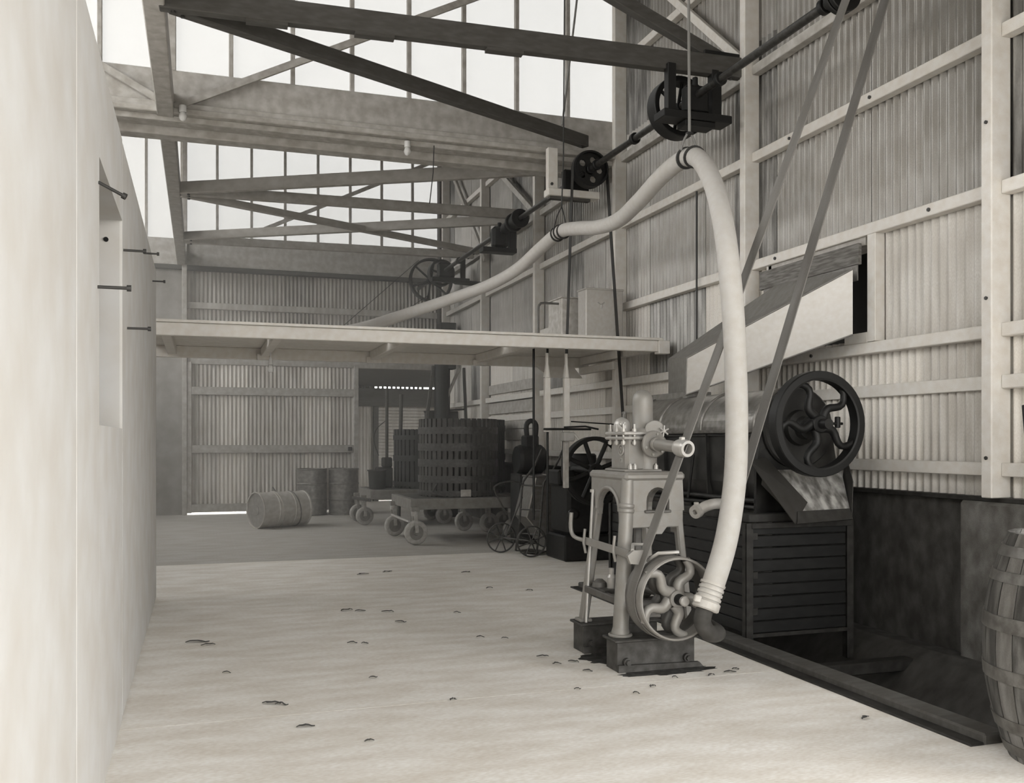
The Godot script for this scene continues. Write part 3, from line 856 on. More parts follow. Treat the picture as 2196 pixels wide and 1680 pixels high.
func build_platform() -> void:
	var p := thing("platform", "white timber platform spanning from the left wall to the corrugated wall", "platform", V(2.2, 2.36, 10.0))
	part(p, "fascia", S.new().span(V(-0.5, 2.352, 8.88), V(4.6, 2.468, 8.95), 0.006), M.white_timber)
	part(p, "fascia_end", S.new().span(V(4.6, 2.33, 8.86), V(4.73, 2.47, 8.97), 0.006), M.white_timber)
	part(p, "rear_beam", S.new().span(V(-0.5, 2.34, 11.05), V(4.73, 2.47, 11.13), 0.006), M.white_timber)
	for x in [-0.3, 0.7, 1.95, 3.26, 4.64]:
		part(p, "joist", S.new().span(V(x - 0.045, 2.37, 8.95), V(x + 0.045, 2.468, 11.05), 0.005), M.white_timber)
	for x in [0.7, 1.95, 3.26]:
		part(p, "joist_block", S.new().span(V(x - 0.09, 2.33, 10.98), V(x + 0.09, 2.4, 11.05), 0.005), M.white_timber)
	for i in 9:
		var z := 8.86 + i * 0.255 + (0.02 if i == 4 else 0.0)
		part(p, "deck_board", S.new().span(V(-0.55, 2.47, z), V(4.65, 2.496, z + (0.24 if i != 3 else 0.105)), 0.004), M.white_timber)
	part(p, "side_ledger", S.new().span(V(4.59, 2.25, 10.0), V(4.655, 2.34, 11.05), 0.005), M.white_timber)
	part(p, "corner_gusset", S.new().prism(PackedVector2Array([Vector2(0, 0), Vector2(0.5, 0), Vector2(0.62, -0.14), Vector2(0.16, -0.14)]), V(4.0, 2.34, 11.0), Basis.IDENTITY, 0.02), M.white_timber)
	# pendant under the first joist
	var b := thing("pendant_bulb", "small bare bulb hanging under the platform on the left", "lamp", V(0.72, 2.2, 10.4))
	part(b, "cord", S.new().tube([V(0.72, 2.36, 10.4), V(0.72, 2.3, 10.4)], 0.006, 6), M.glass_lamp)
	part(b, "socket", S.new().lathe([Vector2(0, 0.08), Vector2(0.014, 0.08), Vector2(0.022, 0.03), Vector2(0.03, 0.0), Vector2(0, 0.0)], V(0.72, 2.23, 10.4), Vector3.UP, 12), M.glass_lamp)
	part(b, "bulb", S.new().lathe([Vector2(0, -0.055), Vector2(0.022, -0.048), Vector2(0.034, -0.02), Vector2(0.024, 0.012), Vector2(0.015, 0.025)], V(0.72, 2.2, 10.4), Vector3.UP, 12, true), M.glass_lamp)
	# tanks on the platform
	var t := thing("tank_box", "tall grey sheet-metal box standing on the platform by the wall", "box", V(4.4, 2.496, 9.9))
	part(t, "body", S.new().span(V(4.18, 2.498, 9.85), V(4.65, 3.15, 10.09), 0.012), M.galvanised)
	part(t, "lid_flange", S.new().span(V(4.17, 3.14, 9.84), V(4.655, 3.16, 10.095), 0.004), M.galvanised)
	part(t, "tap_mark", S.new().tube([V(4.33, 3.0, 9.845), V(4.37, 2.97, 9.842), V(4.41, 3.0, 9.845)], 0.007, 6).tube([V(4.37, 2.97, 9.842), V(4.37, 2.93, 9.842)], 0.007, 6), M.pump_bright)
	var t2 := thing("small_tank", "smaller pale box behind the grey box on the platform", "box", V(4.2, 2.496, 10.6))
	part(t2, "body", S.new().span(V(4.1, 2.496, 10.4), V(4.45, 3.12, 10.85), 0.01), M.drum_pale)
	part(t2, "lid", S.new().span(V(4.09, 3.12, 10.39), V(4.46, 3.135, 10.86), 0.004), M.drum_pale)
	var wp := thing("water_pipe", "thin bent pipe with a tap beside the pale box on the platform", "pipe", V(3.85, 2.6, 10.3))
	part(wp, "pipe", S.new().tube(smooth_path([V(4.11, 3.06, 10.5), V(3.9, 3.06, 10.5), V(3.86, 3.04, 10.5), V(3.84, 2.98, 10.5), V(3.84, 2.6, 10.5)], 4), 0.014, 8), M.pump_dull)
	part(wp, "tap", S.new().span(V(3.81, 2.5, 10.47), V(3.87, 2.6, 10.53), 0.01), M.pump_dull)
	# belt guard posts below the platform and the belt fork between them
	for a in [["left of the two white chamfered posts below the platform", 3.5], ["right of the two white chamfered posts below the platform", 3.72]]:
		var g := thing("guard_post", a[0], "post", V(a[1], 1.5, 9.3), "posts below the platform")
		part(g, "shaft", S.new().span(V(a[1] - 0.032, 1.5, 9.27), V(a[1] + 0.032, 2.08, 9.33), 0.006), M.white_timber)
		part(g, "tapered_end", S.new().lathe([Vector2(0.045, 0), Vector2(0.02, 0.14), Vector2(0.02, 0.26), Vector2(0, 0.26)], V(a[1], 2.08, 9.3), Vector3.UP, 4), M.white_timber)
	var fk := thing("belt_fork", "iron belt-shifting fork clamped across the white posts", "lever", V(3.65, 1.5, 9.3))
	part(fk, "cross_rod", S.new().tube([V(3.44, 1.53, 9.24), V(3.98, 1.53, 9.24)], 0.012, 8), M.dark_iron)
	part(fk, "prong", S.new().tube([V(3.66, 1.55, 9.22), V(3.9, 1.56, 9.2), V(4.05, 1.53, 9.2)], 0.01, 8), M.dark_iron)
	part(fk, "clamp", S.new().span(V(3.66, 1.4, 9.2), V(3.78, 1.5, 9.32), 0.01), M.pump_bright)
	part(fk, "clamp_screw", S.new().tube([V(3.76, 1.5, 9.22), V(3.82, 1.42, 9.2)], 0.012, 8), M.pump_bright)
	for a in [["left of the two thin iron conduits hanging by the white posts", 3.42, 0.55], ["right of the two thin iron conduits hanging by the white posts", 3.58, 0.4]]:
		single("conduit", a[0], "pipe", S.new().tube([V(a[1], 2.469, 9.5), V(a[1], a[2], 9.5)], 0.014, 8), M.dark_iron, "conduits below the platform")
	part(fk, "lower_leg", S.new().span(V(3.69, 0.9, 9.27), V(3.74, 1.4, 9.33), 0.005), M.dull_timber)
	single("pipe_rod", "thin rod between the fork and the wall column", "rod", S.new().tube([V(3.9, 1.62, 9.6), V(4.62, 1.6, 10.05)], 0.008, 6), M.dark_iron)


func belt(called: String, label: String, c0: Vector3, r0: float, c1: Vector3, r1: float, width: float, m: Material) -> void:
	# open flat belt round two pulleys in a plane across the hall
	var d := Vector2(c1.x - c0.x, c1.y - c0.y)
	var l := d.length()
	var base := d.angle()
	var off := acos(clampf((r0 - r1) / l, -1, 1))
	var o := thing(called, label, "belt", c0)
	var t := 0.007
	for s in [-1.0, 1.0]:
		var u := Vector2.from_angle(base + off * s)
		var p := c0 + Vector3(u.x, u.y, 0) * (r0 + t * 0.5)
		var q := c1 + Vector3(u.x, u.y, 0) * (r1 + t * 0.5)
		part(o, "run", S.new().bar(p, q, width, t, 0.001, Vector3(u.x, u.y, 0)), m)
	for e in [[c0, r0, base + off, base + TAU - off], [c1, r1, base - off, base + off]]:
		var s := S.new()
		var cnt := 20
		for i in cnt:
			var a0 := lerpf(e[2], e[3], float(i) / cnt)
			var a1 := lerpf(e[2], e[3], float(i + 1) / cnt)
			var q0 := Vector3(cos(a0), sin(a0), 0)
			var q1 := Vector3(cos(a1), sin(a1), 0)
			var z := Vector3(0, 0, width * 0.5)
			for rr in [e[1] + 0.001, e[1] + t]:
				s.tri(e[0] + q0 * rr + z, e[0] + q1 * rr + z, e[0] + q1 * rr - z, q0, q1, q1)
				s.tri(e[0] + q0 * rr + z, e[0] + q1 * rr - z, e[0] + q0 * rr - z, q0, q1, q0)
			for zz in [z, -z]:
				s.quad(e[0] + q0 * (e[1] + 0.001) + zz, e[0] + q1 * (e[1] + 0.001) + zz, e[0] + q1 * (e[1] + t) + zz, e[0] + q0 * (e[1] + t) + zz, zz)
		part(o, "wrap", s, m)


func build_hose() -> void:
	var r := 0.067
	var pts := [V(2.784, 0.478, 4.763), V(2.900, 0.770, 4.777), V(2.971, 1.011, 4.806), V(3.022, 1.257, 4.842), V(3.043, 1.536, 4.867), V(3.049, 1.816, 4.886), V(3.049, 2.098, 4.907), V(3.055, 2.330, 4.947), V(3.081, 2.574, 5.033), V(3.158, 2.823, 5.218), V(3.269, 3.098, 5.497), V(3.355, 3.342, 5.785), V(3.409, 3.481, 6.031), V(3.427, 3.514, 6.288), V(3.433, 3.479, 6.602), V(3.477, 3.411, 7.062), V(3.523, 3.369, 7.574), V(3.527, 3.409, 8.047), V(3.496, 3.480, 8.427), V(3.483, 3.538, 8.853), V(3.462, 3.475, 9.387), V(3.386, 3.342, 9.939), V(3.205, 3.230, 10.421), V(2.921, 3.135, 10.832), V(2.519, 2.992, 11.0), V(2.139, 2.845, 10.883), V(1.743, 2.68, 10.488), V(1.403, 2.59, 10.285), V(0.9, 2.566, 10.2)]
	var h := thing("hose", "thick pale must hose rising from the pump, looped over two ropes to the platform", "hose", V(2.8, 0.44, 4.82))
	part(h, "hose_tube", S.new().tube(smooth_path(pts, 8), r, 20), M.hose)
	var d: Vector3 = (pts[0] - pts[1]).normalized()
	for k in 4:
		part(h, "clamp_band", S.new().ring(pts[0] - d * (0.02 + 0.028 * k), d, r - 0.004, r + 0.007, 0.016, 24), M.drum_pale)
	part(h, "end_ferrule", S.new().cyl(pts[0] - d * 0.005, pts[0] + d * 0.05, r + 0.012, 24, 0.008), M.drum_pale)
	part(h, "clamp_lug", S.new().bar(pts[0] + Vector3(-0.1, 0.03, 0.02), pts[0] + Vector3(-0.06, 0.02, 0.03), 0.03, 0.04, 0.006), M.drum_pale)
	for a in [[V(3.418, 3.505, 6.15), V(0.07, 0.2, 1)], [V(3.405, 3.472, 6.01), V(0.2, 0.5, 1)]]:
		part(h, "sling_band", S.new().ring(a[0], a[1], r - 0.003, r + 0.014, 0.022, 24), M.belt_dark)
	for a in [[V(3.482, 3.538, 8.88), V(-0.03, 0.0, 1)], [V(3.48, 3.532, 8.95), V(-0.03, -0.1, 1)], [V(3.485, 3.53, 8.79), V(-0.03, 0.14, 1)]]:
		part(h, "sling_band", S.new().ring(a[0], a[1], r - 0.003, r + 0.012, 0.014, 24), M.belt_dark)
	var rp := thing("hose_rope", "rope and hook holding the top of the hose below the black pulley", "rope", V(3.44, 3.6, 6.1))
	part(rp, "cord", S.new().tube([V(3.415, 3.68, 6.1), V(3.42, 4.6, 6.12), V(3.43, 6.6, 6.15)], 0.011, 8), M.rope)
	part(rp, "loop", S.new().tube(smooth_path([V(3.415, 3.69, 6.1), V(3.375, 3.63, 6.1), V(3.345, 3.54, 6.1)], 4), 0.008, 6).tube(smooth_path([V(3.415, 3.69, 6.1), V(3.45, 3.63, 6.1), V(3.48, 3.54, 6.1)], 4), 0.008, 6), M.rope)
	part(rp, "hook", S.new().span(V(3.39, 3.66, 6.08), V(3.44, 3.68, 6.12), 0.004), M.dark_iron)
	var r2 := thing("hose_rope", "knotted cord holding the hose above the platform, under the holed pulley", "rope", V(3.5, 3.6, 8.95))
	part(r2, "cord", S.new().tube([V(3.5, 3.78, 8.88), V(3.52, 4.3, 8.88), V(3.54, 6.9, 8.88)], 0.007, 6), M.cable)
	part(r2, "loop", S.new().tube(smooth_path([V(3.5, 3.8, 8.88), V(3.45, 3.7, 8.88), V(3.412, 3.56, 8.88)], 4), 0.007, 6).tube(smooth_path([V(3.5, 3.8, 8.88), V(3.53, 3.7, 8.88), V(3.555, 3.57, 8.88)], 4), 0.007, 6), M.cable)
	single("slack_rope", "pale slack rope slanting down in front of the bright glazing", "rope", S.new().tube([V(4.05, 6.7, 9.7), V(3.85, 4.95, 9.75)], 0.012, 6), M.rope)
	single("wall_rod", "thin dark rod hanging beside the hose against the corrugated wall", "rod", S.new().tube([V(4.7, 3.9, 8.25), V(4.7, 2.0, 8.25)], 0.01, 6), M.cable)


func group_part(parent: Node3D, called: String) -> Node3D:
	var o := Node3D.new()
	o.name = called
	parent.add_child(o, true)
	return o


func build_pump() -> void:
	var o := thing("must_pump", "silver-painted cast-iron must pump on a four-legged frame in the foreground", "pump", V(2.68, 0, 5.5))
	# two iron sole channels
	for a in [[5.17, 5.33, 2.40, 2.93], [5.71, 5.87, 2.40, 2.95]]:
		var b := group_part(o, "sole_beam")
		part(b, "web", S.new().span(V(a[2], 0, a[0]), V(a[3], 0.18, a[1]), 0.004), M.base_iron)
		part(b, "top_flange", S.new().span(V(a[2] - 0.02, 0.18, a[0] - 0.02), V(a[3] + 0.02, 0.197, a[1] + 0.02), 0.005), M.base_iron)
		part(b, "bottom_flange", S.new().prism(PackedVector2Array([Vector2(a[2], 0), Vector2(a[3] + 0.05, 0), Vector2(a[3] + 0.02, 0.03), Vector2(a[2], 0.045)]), V(0, 0, a[0] - 0.012), Basis.IDENTITY, 0.026), M.base_iron)
		for x in [a[2] + 0.06, a[3] - 0.06]:
			part(b, "nut", S.new().bolt(V(x, 0.06, a[0] - 0.024), V(0, 0, -1), 0.017, 0.02).cyl(V(x, 0.06, a[0] - 0.026), V(x, 0.06, a[0] - 0.004), 0.026, 14), M.base_iron)
	# legs
	var fl := group_part(o, "leg")
	part(fl, "column", S.new().lathe([Vector2(0.062, 0.0), Vector2(0.058, 0.02), Vector2(0.05, 0.05), Vector2(0.044, 0.76), Vector2(0.05, 0.77), Vector2(0.05, 0.785), Vector2(0.043, 0.79), Vector2(0.05, 0.8), Vector2(0.05, 0.815), Vector2(0.042, 0.82), Vector2(0.04, 0.98)], V(2.47, 0.197, 5.275), V(2.545, 1.17, 5.32) - V(2.47, 0.197, 5.275), 24), M.pump_paint)
	part(fl, "foot", S.new().cyl(V(2.47, 0.195, 5.275), V(2.47, 0.215, 5.275), 0.075, 24, 0.006), M.pump_paint)
	for a in [[V(2.885, 1.0, 5.32), V(2.945, 0.2, 5.27), 0.055], [V(2.555, 1.0, 5.79), V(2.44, 0.2, 5.79), 0.07], [V(2.89, 1.0, 5.79), V(2.95, 0.2, 5.79), 0.06]]:
		var lg := group_part(o, "leg")
		part(lg, "bar", S.new().bar(a[0], a[1], a[2], 0.05, 0.01, Vector3.RIGHT), M.pump_paint)
		part(lg, "foot", S.new().box(a[1] + Vector3(0, 0.008, 0), Vector3(0.09, 0.022, 0.1), Basis.IDENTITY, 0.006), M.pump_paint)
	# table with arched aprons
	part(o, "table", S.new().span(V(2.505, 1.155, 5.27), V(2.925, 1.21, 5.85), 0.018), M.pump_paint)
	var arch := PackedVector2Array([Vector2(2.55, 0.965), Vector2(2.55, 1.16), Vector2(2.91, 1.16), Vector2(2.92, 0.965), Vector2(2.815, 0.965)])
	for k in 11:
		var t := PI * k / 10.0
		arch.append(Vector2(2.735 + 0.08 * cos(t), 1.03 + 0.085 * sin(t)))
	arch.append(Vector2(2.655, 0.965))
	part(o, "front_apron", S.new().prism(arch, V(0, 0, 5.3), Basis.IDENTITY, 0.03), M.pump_paint)
	part(o, "front_web", S.new().span(V(2.55, 0.86, 5.285), V(2.915, 0.97, 5.315), 0.006), M.pump_paint)
	part(o, "web_lip", S.new().span(V(2.64, 0.955, 5.262), V(2.82, 0.972, 5.3), 0.004), M.pump_dull)
	part(o, "web_boss", S.new().prism(PackedVector2Array([Vector2(2.67, 0.87), Vector2(2.8, 0.87), Vector2(2.76, 0.82), Vector2(2.71, 0.82)]), V(0, 0, 5.3), Basis.IDENTITY, 0.04), M.pump_paint)
	var side_arch := PackedVector2Array([Vector2(5.3, 0.82), Vector2(5.3, 1.16), Vector2(5.84, 1.16), Vector2(5.84, 0.98), Vector2(5.72, 0.92)])
	for k in 13:
		var t := PI * k / 12.0
		side_arch.append(Vector2(5.565 + 0.155 * cos(t), 0.96 + 0.125 * sin(t)))
	side_arch.append(Vector2(5.4, 0.82))
	var sb := Basis(Vector3(0, 0, -1), Vector3.UP, Vector3(1, 0, 0))
	part(o, "side_apron", S.new().prism(side_arch, Vector3(2.535, 0, 0), sb, 0.03), M.pump_paint)
	part(o, "side_apron", S.new().prism(side_arch, Vector3(2.9, 0, 0), sb, 0.03), M.pump_paint)
	var hoop := []
	for k in 15:
		var t := PI * k / 14.0
		hoop.append(V(2.518, 0.96 + 0.145 * sin(t), 5.565 + 0.175 * cos(t)))
	part(o, "arch_bead", S.new().tube(hoop, 0.014, 8), M.pump_paint)
	# pump head
	part(o, "valve_chest", S.new().span(V(2.57, 1.21, 5.40), V(2.76, 1.47, 5.64), 0.02), M.pump_paint)
	part(o, "barrel_front", S.new().cyl(V(2.735, 1.21, 5.46), V(2.735, 1.49, 5.46), 0.075, 28, 0.01), M.pump_paint)
	part(o, "chest_foot", S.new().span(V(2.545, 1.208, 5.37), V(2.81, 1.226, 5.68), 0.006), M.pump_paint)
	part(o, "clamp_flange", S.new().span(V(2.54, 1.415, 5.37), V(2.80, 1.435, 5.67), 0.008), M.pump_bright)
	part(o, "clamp_flange", S.new().span(V(2.54, 1.445, 5.37), V(2.80, 1.467, 5.67), 0.008), M.pump_bright)
	part(o, "air_vessel", S.new().lathe([Vector2(0.078, 0), Vector2(0.078, 0.02), Vector2(0.067, 0.035), Vector2(0.067, 0.21), Vector2(0.064, 0.235), Vector2(0.055, 0.258), Vector2(0.038, 0.275), Vector2(0.018, 0.284), Vector2(0, 0.286)], V(2.745, 1.455, 5.52), Vector3.UP, 32, true), M.pump_paint)
	part(o, "side_dome", S.new().lathe([Vector2(0.058, 0), Vector2(0.058, 0.03), Vector2(0.052, 0.06), Vector2(0.036, 0.085), Vector2(0.014, 0.096), Vector2(0, 0.098)], V(2.625, 1.465, 5.58), Vector3.UP, 24, true), M.pump_bright)
	part(o, "dome_stud", S.new().tube([V(2.635, 1.555, 5.58), V(2.64, 1.6, 5.58)], 0.01, 8).bolt(V(2.64, 1.585, 5.58), Vector3.UP, 0.018, 0.012), M.pump_dull)
	for e in [[2.55, 5.40], [2.55, 5.5], [2.56, 5.62], [2.62, 5.385]]:
		var q := V(e[0], 1.43, e[1])
		part(o, "clamp_screw", S.new().bolt(q + Vector3(0, 0.035, 0), Vector3.UP, 0.017, 0.02).bolt(q - Vector3(0, 0.025, 0), Vector3.DOWN, 0.017, 0.02).tube([q - Vector3(0, 0.05, 0), q + Vector3(0, 0.085, 0)], 0.008, 8), M.pump_bright)
	part(o, "wing_nut", S.new().tube([V(2.535, 1.52, 5.42), V(2.55, 1.5, 5.42), V(2.57, 1.525, 5.42)], 0.009, 8), M.pump_bright)
	for e in [[2.59, 5.38], [2.62, 5.375], [2.77, 5.38]]:
		part(o, "base_nut", S.new().bolt(V(e[0], 1.226, e[1]), Vector3.UP, 0.016, 0.026).lathe([Vector2(0.009, 0.026), Vector2(0.006, 0.036), Vector2(0, 0.037)], V(e[0], 1.226, e[1]), Vector3.UP, 10), M.pump_bright)
	# maker's ring cast on the side of the chest
	part(o, "cast_ring", S.new().ring(V(2.568, 1.35, 5.47), Vector3.RIGHT, 0.031, 0.038, 0.008, 24).ring(V(2.568, 1.35, 5.47), Vector3.RIGHT, 0.012, 0.018, 0.008, 18), M.pump_bright)
	part(o, "cast_mark", S.new().span(V(2.566, 1.292, 5.46), V(2.572, 1.297, 5.48)).span(V(2.566, 1.27, 5.46), V(2.572, 1.275, 5.48)).span(V(2.566, 1.275, 5.476), V(2.572, 1.292, 5.48)).span(V(2.566, 1.275, 5.46), V(2.572, 1.292, 5.464)), M.pump_bright)
	# delivery valve and outlet
	var ax := (V(2.775, 1.362, 4.97) - V(2.725, 1.39, 5.33)).normalized()
	part(o, "valve_body", S.new().lathe([Vector2(0.02, -0.1), Vector2(0.06, -0.08), Vector2(0.085, -0.03), Vector2(0.088, 0.03), Vector2(0.07, 0.07), Vector2(0.04, 0.09)], V(2.76, 1.385, 5.42), ax, 28, true), M.pump_paint)
	part(o, "valve_flange", S.new().cyl(V(2.728, 1.388, 5.345), V(2.728, 1.388, 5.345) + ax * 0.024, 0.086, 32, 0.005), M.pump_paint)
	for k in 6:
		var t := TAU * k / 6.0 + 0.3
		part(o, "flange_nut", S.new().bolt(V(2.728, 1.388, 5.345) + ax * 0.024 + Vector3(cos(t), sin(t), 0) * 0.066, ax, 0.009, 0.01), M.pump_bright)
	part(o, "cap_flange", S.new().cyl(V(2.77, 1.475, 5.40), V(2.755, 1.48, 5.365), 0.062, 24, 0.006), M.pump_paint)
	var hw := V(2.80, 1.47, 5.33)
	var cross := S.new()
	for k in 3:
		var t := PI * k / 3.0 + 0.4
		cross.tube([hw + Vector3(cos(t), sin(t), 0) * 0.036, hw - Vector3(cos(t), sin(t), 0) * 0.036], 0.006, 6)
	part(o, "cross_handle", cross.cyl(hw + V(0, 0, -0.01), hw + V(0, 0, 0.05), 0.011, 10), M.pump_bright)
	part(o, "outlet_pipe", S.new().tube([V(2.725, 1.39, 5.33), V(2.762, 1.366, 5.05)], 0.036, 24).ring(V(2.731, 1.386, 5.29), ax, 0.034, 0.045, 0.02, 24), M.pump_paint)
	part(o, "outlet_coupling", S.new().lathe([Vector2(0.034, -0.05), Vector2(0.048, -0.05), Vector2(0.054, -0.03), Vector2(0.054, 0.03), Vector2(0.049, 0.05), Vector2(0.032, 0.05), Vector2(0.03, -0.04), Vector2(0, -0.04)], V(2.767, 1.363, 5.02), ax, 28), M.pump_bright)
	part(o, "coupling_lug", S.new().box(V(2.76, 1.42, 5.02), Vector3(0.03, 0.025, 0.03), Basis.IDENTITY, 0.005), M.pump_bright)
	# crank, rod and shaft inside the frame
	part(o, "crankshaft", S.new().tube([V(2.69, 0.467, 4.86), V(2.69, 0.467, 5.84)], 0.024, 16), M.pump_dull)
	part(o, "crank_disc", S.new().cyl(V(2.69, 0.467, 5.5), V(2.69, 0.467, 5.54), 0.13, 28, 0.006), M.pump_dull)
	part(o, "connecting_rod", S.new().bar(V(2.69, 0.55, 5.48), V(2.69, 1.1, 5.48), 0.03, 0.05, 0.006, Vector3.RIGHT), M.pump_dull)
	part(o, "plunger_rod", S.new().tube([V(2.69, 0.95, 5.48), V(2.69, 1.2, 5.48)], 0.03, 14), M.pump_bright)
	part(o, "bearing_bracket", S.new().span(V(2.5, 0.37, 5.38), V(2.92, 0.40, 5.46), 0.006).span(V(2.63, 0.40, 5.38), V(2.75, 0.54, 5.46), 0.02), M.pump_dull)
	part(o, "cross_stay", S.new().bar(V(2.48, 0.43, 5.76), V(2.92, 0.4, 5.76), 0.05, 0.05, 0.006), M.pump_dull)
	part(o, "side_stay", S.new().bar(V(2.45, 0.42, 5.76), V(2.49, 0.4, 5.35), 0.04, 0.045, 0.006), M.pump_dull)
	part(o, "oil_shelf", S.new().span(V(2.46, 0.42, 5.5), V(2.62, 0.445, 5.74), 0.004), M.base_iron)
	part(o, "oil_cup", S.new().lathe([Vector2(0, 0), Vector2(0.03, 0), Vector2(0.03, 0.07), Vector2(0.018, 0.09), Vector2(0.018, 0.13), Vector2(0, 0.13)], V(2.55, 0.445, 5.58), Vector3.UP, 16), M.pump_bright)
	part(o, "bearing_cap", S.new().lathe([Vector2(0, 0), Vector2(0.05, 0), Vector2(0.045, 0.03), Vector2(0.02, 0.05), Vector2(0, 0.05)], V(2.5, 0.445, 5.66), Vector3.UP, 16), M.pump_dull)
	part(o, "relief_pipe", S.new().tube([V(2.515, 1.08, 5.8), V(2.43, 0.2, 5.72)], 0.011, 10).ring(V(2.513, 1.07, 5.8), Vector3.UP, 0.008, 0.02, 0.02, 12), M.pump_bright)
	# tight and loose pulleys
	for a in [[4.985, 0.0], [5.10, 0.5]]:
		var pl := group_part(o, "belt_pulley")
		wheel_parts(pl, V(2.69, 0.467, a[0]), 0.25, 0.016, 0.108, 5, M.pump_paint if a[1] == 0.0 else M.pump_dull, 0.029, 1.0, 0.052, 0.45)
	part(o, "shaft_nut", S.new().lathe([Vector2(0, 0.06), Vector2(0.018, 0.06), Vector2(0.03, 0.045), Vector2(0.034, 0.0), Vector2(0, 0)], V(2.69, 0.467, 4.932), V(0, 0, -1), 18), M.black_iron)
	part(o, "shaft_end", S.new().cyl(V(2.69, 0.467, 4.88), V(2.69, 0.467, 4.845), 0.03, 18, 0.008), M.pump_bright)
	# belt striking gear
	part(o, "shifter_bar", S.new().bar(V(2.44, 0.74, 5.78), V(2.46, 0.72, 5.12), 0.016, 0.05, 0.004), M.pump_paint)
	part(o, "shifter_head", S.new().prism(PackedVector2Array([Vector2(0, -0.05), Vector2(0.1, -0.06), Vector2(0.12, -0.05), Vector2(0.12, 0.03), Vector2(0.02, 0.03), Vector2(-0.02, 0.0)]), V(2.44, 0.72, 5.08), Basis.IDENTITY, 0.03), M.pump_paint)
	part(o, "shifter_prong", S.new().tube([V(2.55, 0.69, 5.06), V(2.56, 0.745, 4.94), V(2.68, 0.75, 4.915)], 0.011, 8), M.pump_bright)
	part(o, "shifter_prong", S.new().tube([V(2.46, 0.75, 5.08), V(2.5, 0.775, 5.16), V(2.58, 0.77, 5.17)], 0.011, 8), M.pump_bright)
	part(o, "shifter_hook", S.new().tube(smooth_path([V(2.44, 0.74, 5.78), V(2.40, 0.76, 5.86), V(2.385, 0.82, 5.88), V(2.39, 0.92, 5.88)], 4), 0.014, 8), M.pump_paint)
	for z in [5.74, 5.27]:
		part(o, "bar_guide", S.new().tube([V(2.435, 0.66, z), V(2.42, 0.73, z), V(2.43, 0.82, z)], 0.01, 8), M.pump_paint)
	# suction elbow carrying the hose
	part(o, "suction_elbow", S.new().tube(smooth_path([V(2.77, 0.44, 4.763), V(2.76, 0.36, 4.78), V(2.83, 0.28, 4.83), V(2.95, 0.25, 4.93), V(2.995, 0.25, 5.1), V(2.99, 0.28, 5.4)], 5), 0.05, 18), M.base_iron)
	part(o, "elbow_foot", S.new().span(V(2.93, 0.19, 5.2), V(3.03, 0.24, 5.32), 0.008), M.pump_paint)
	belt("drive_belt", "long leather belt from the pump pulley up past the hose to the line shaft", V(2.69, 0.467, 5.05), 0.252, V(4.2, 4.49, 5.05), 0.127, 0.1, M.belt)


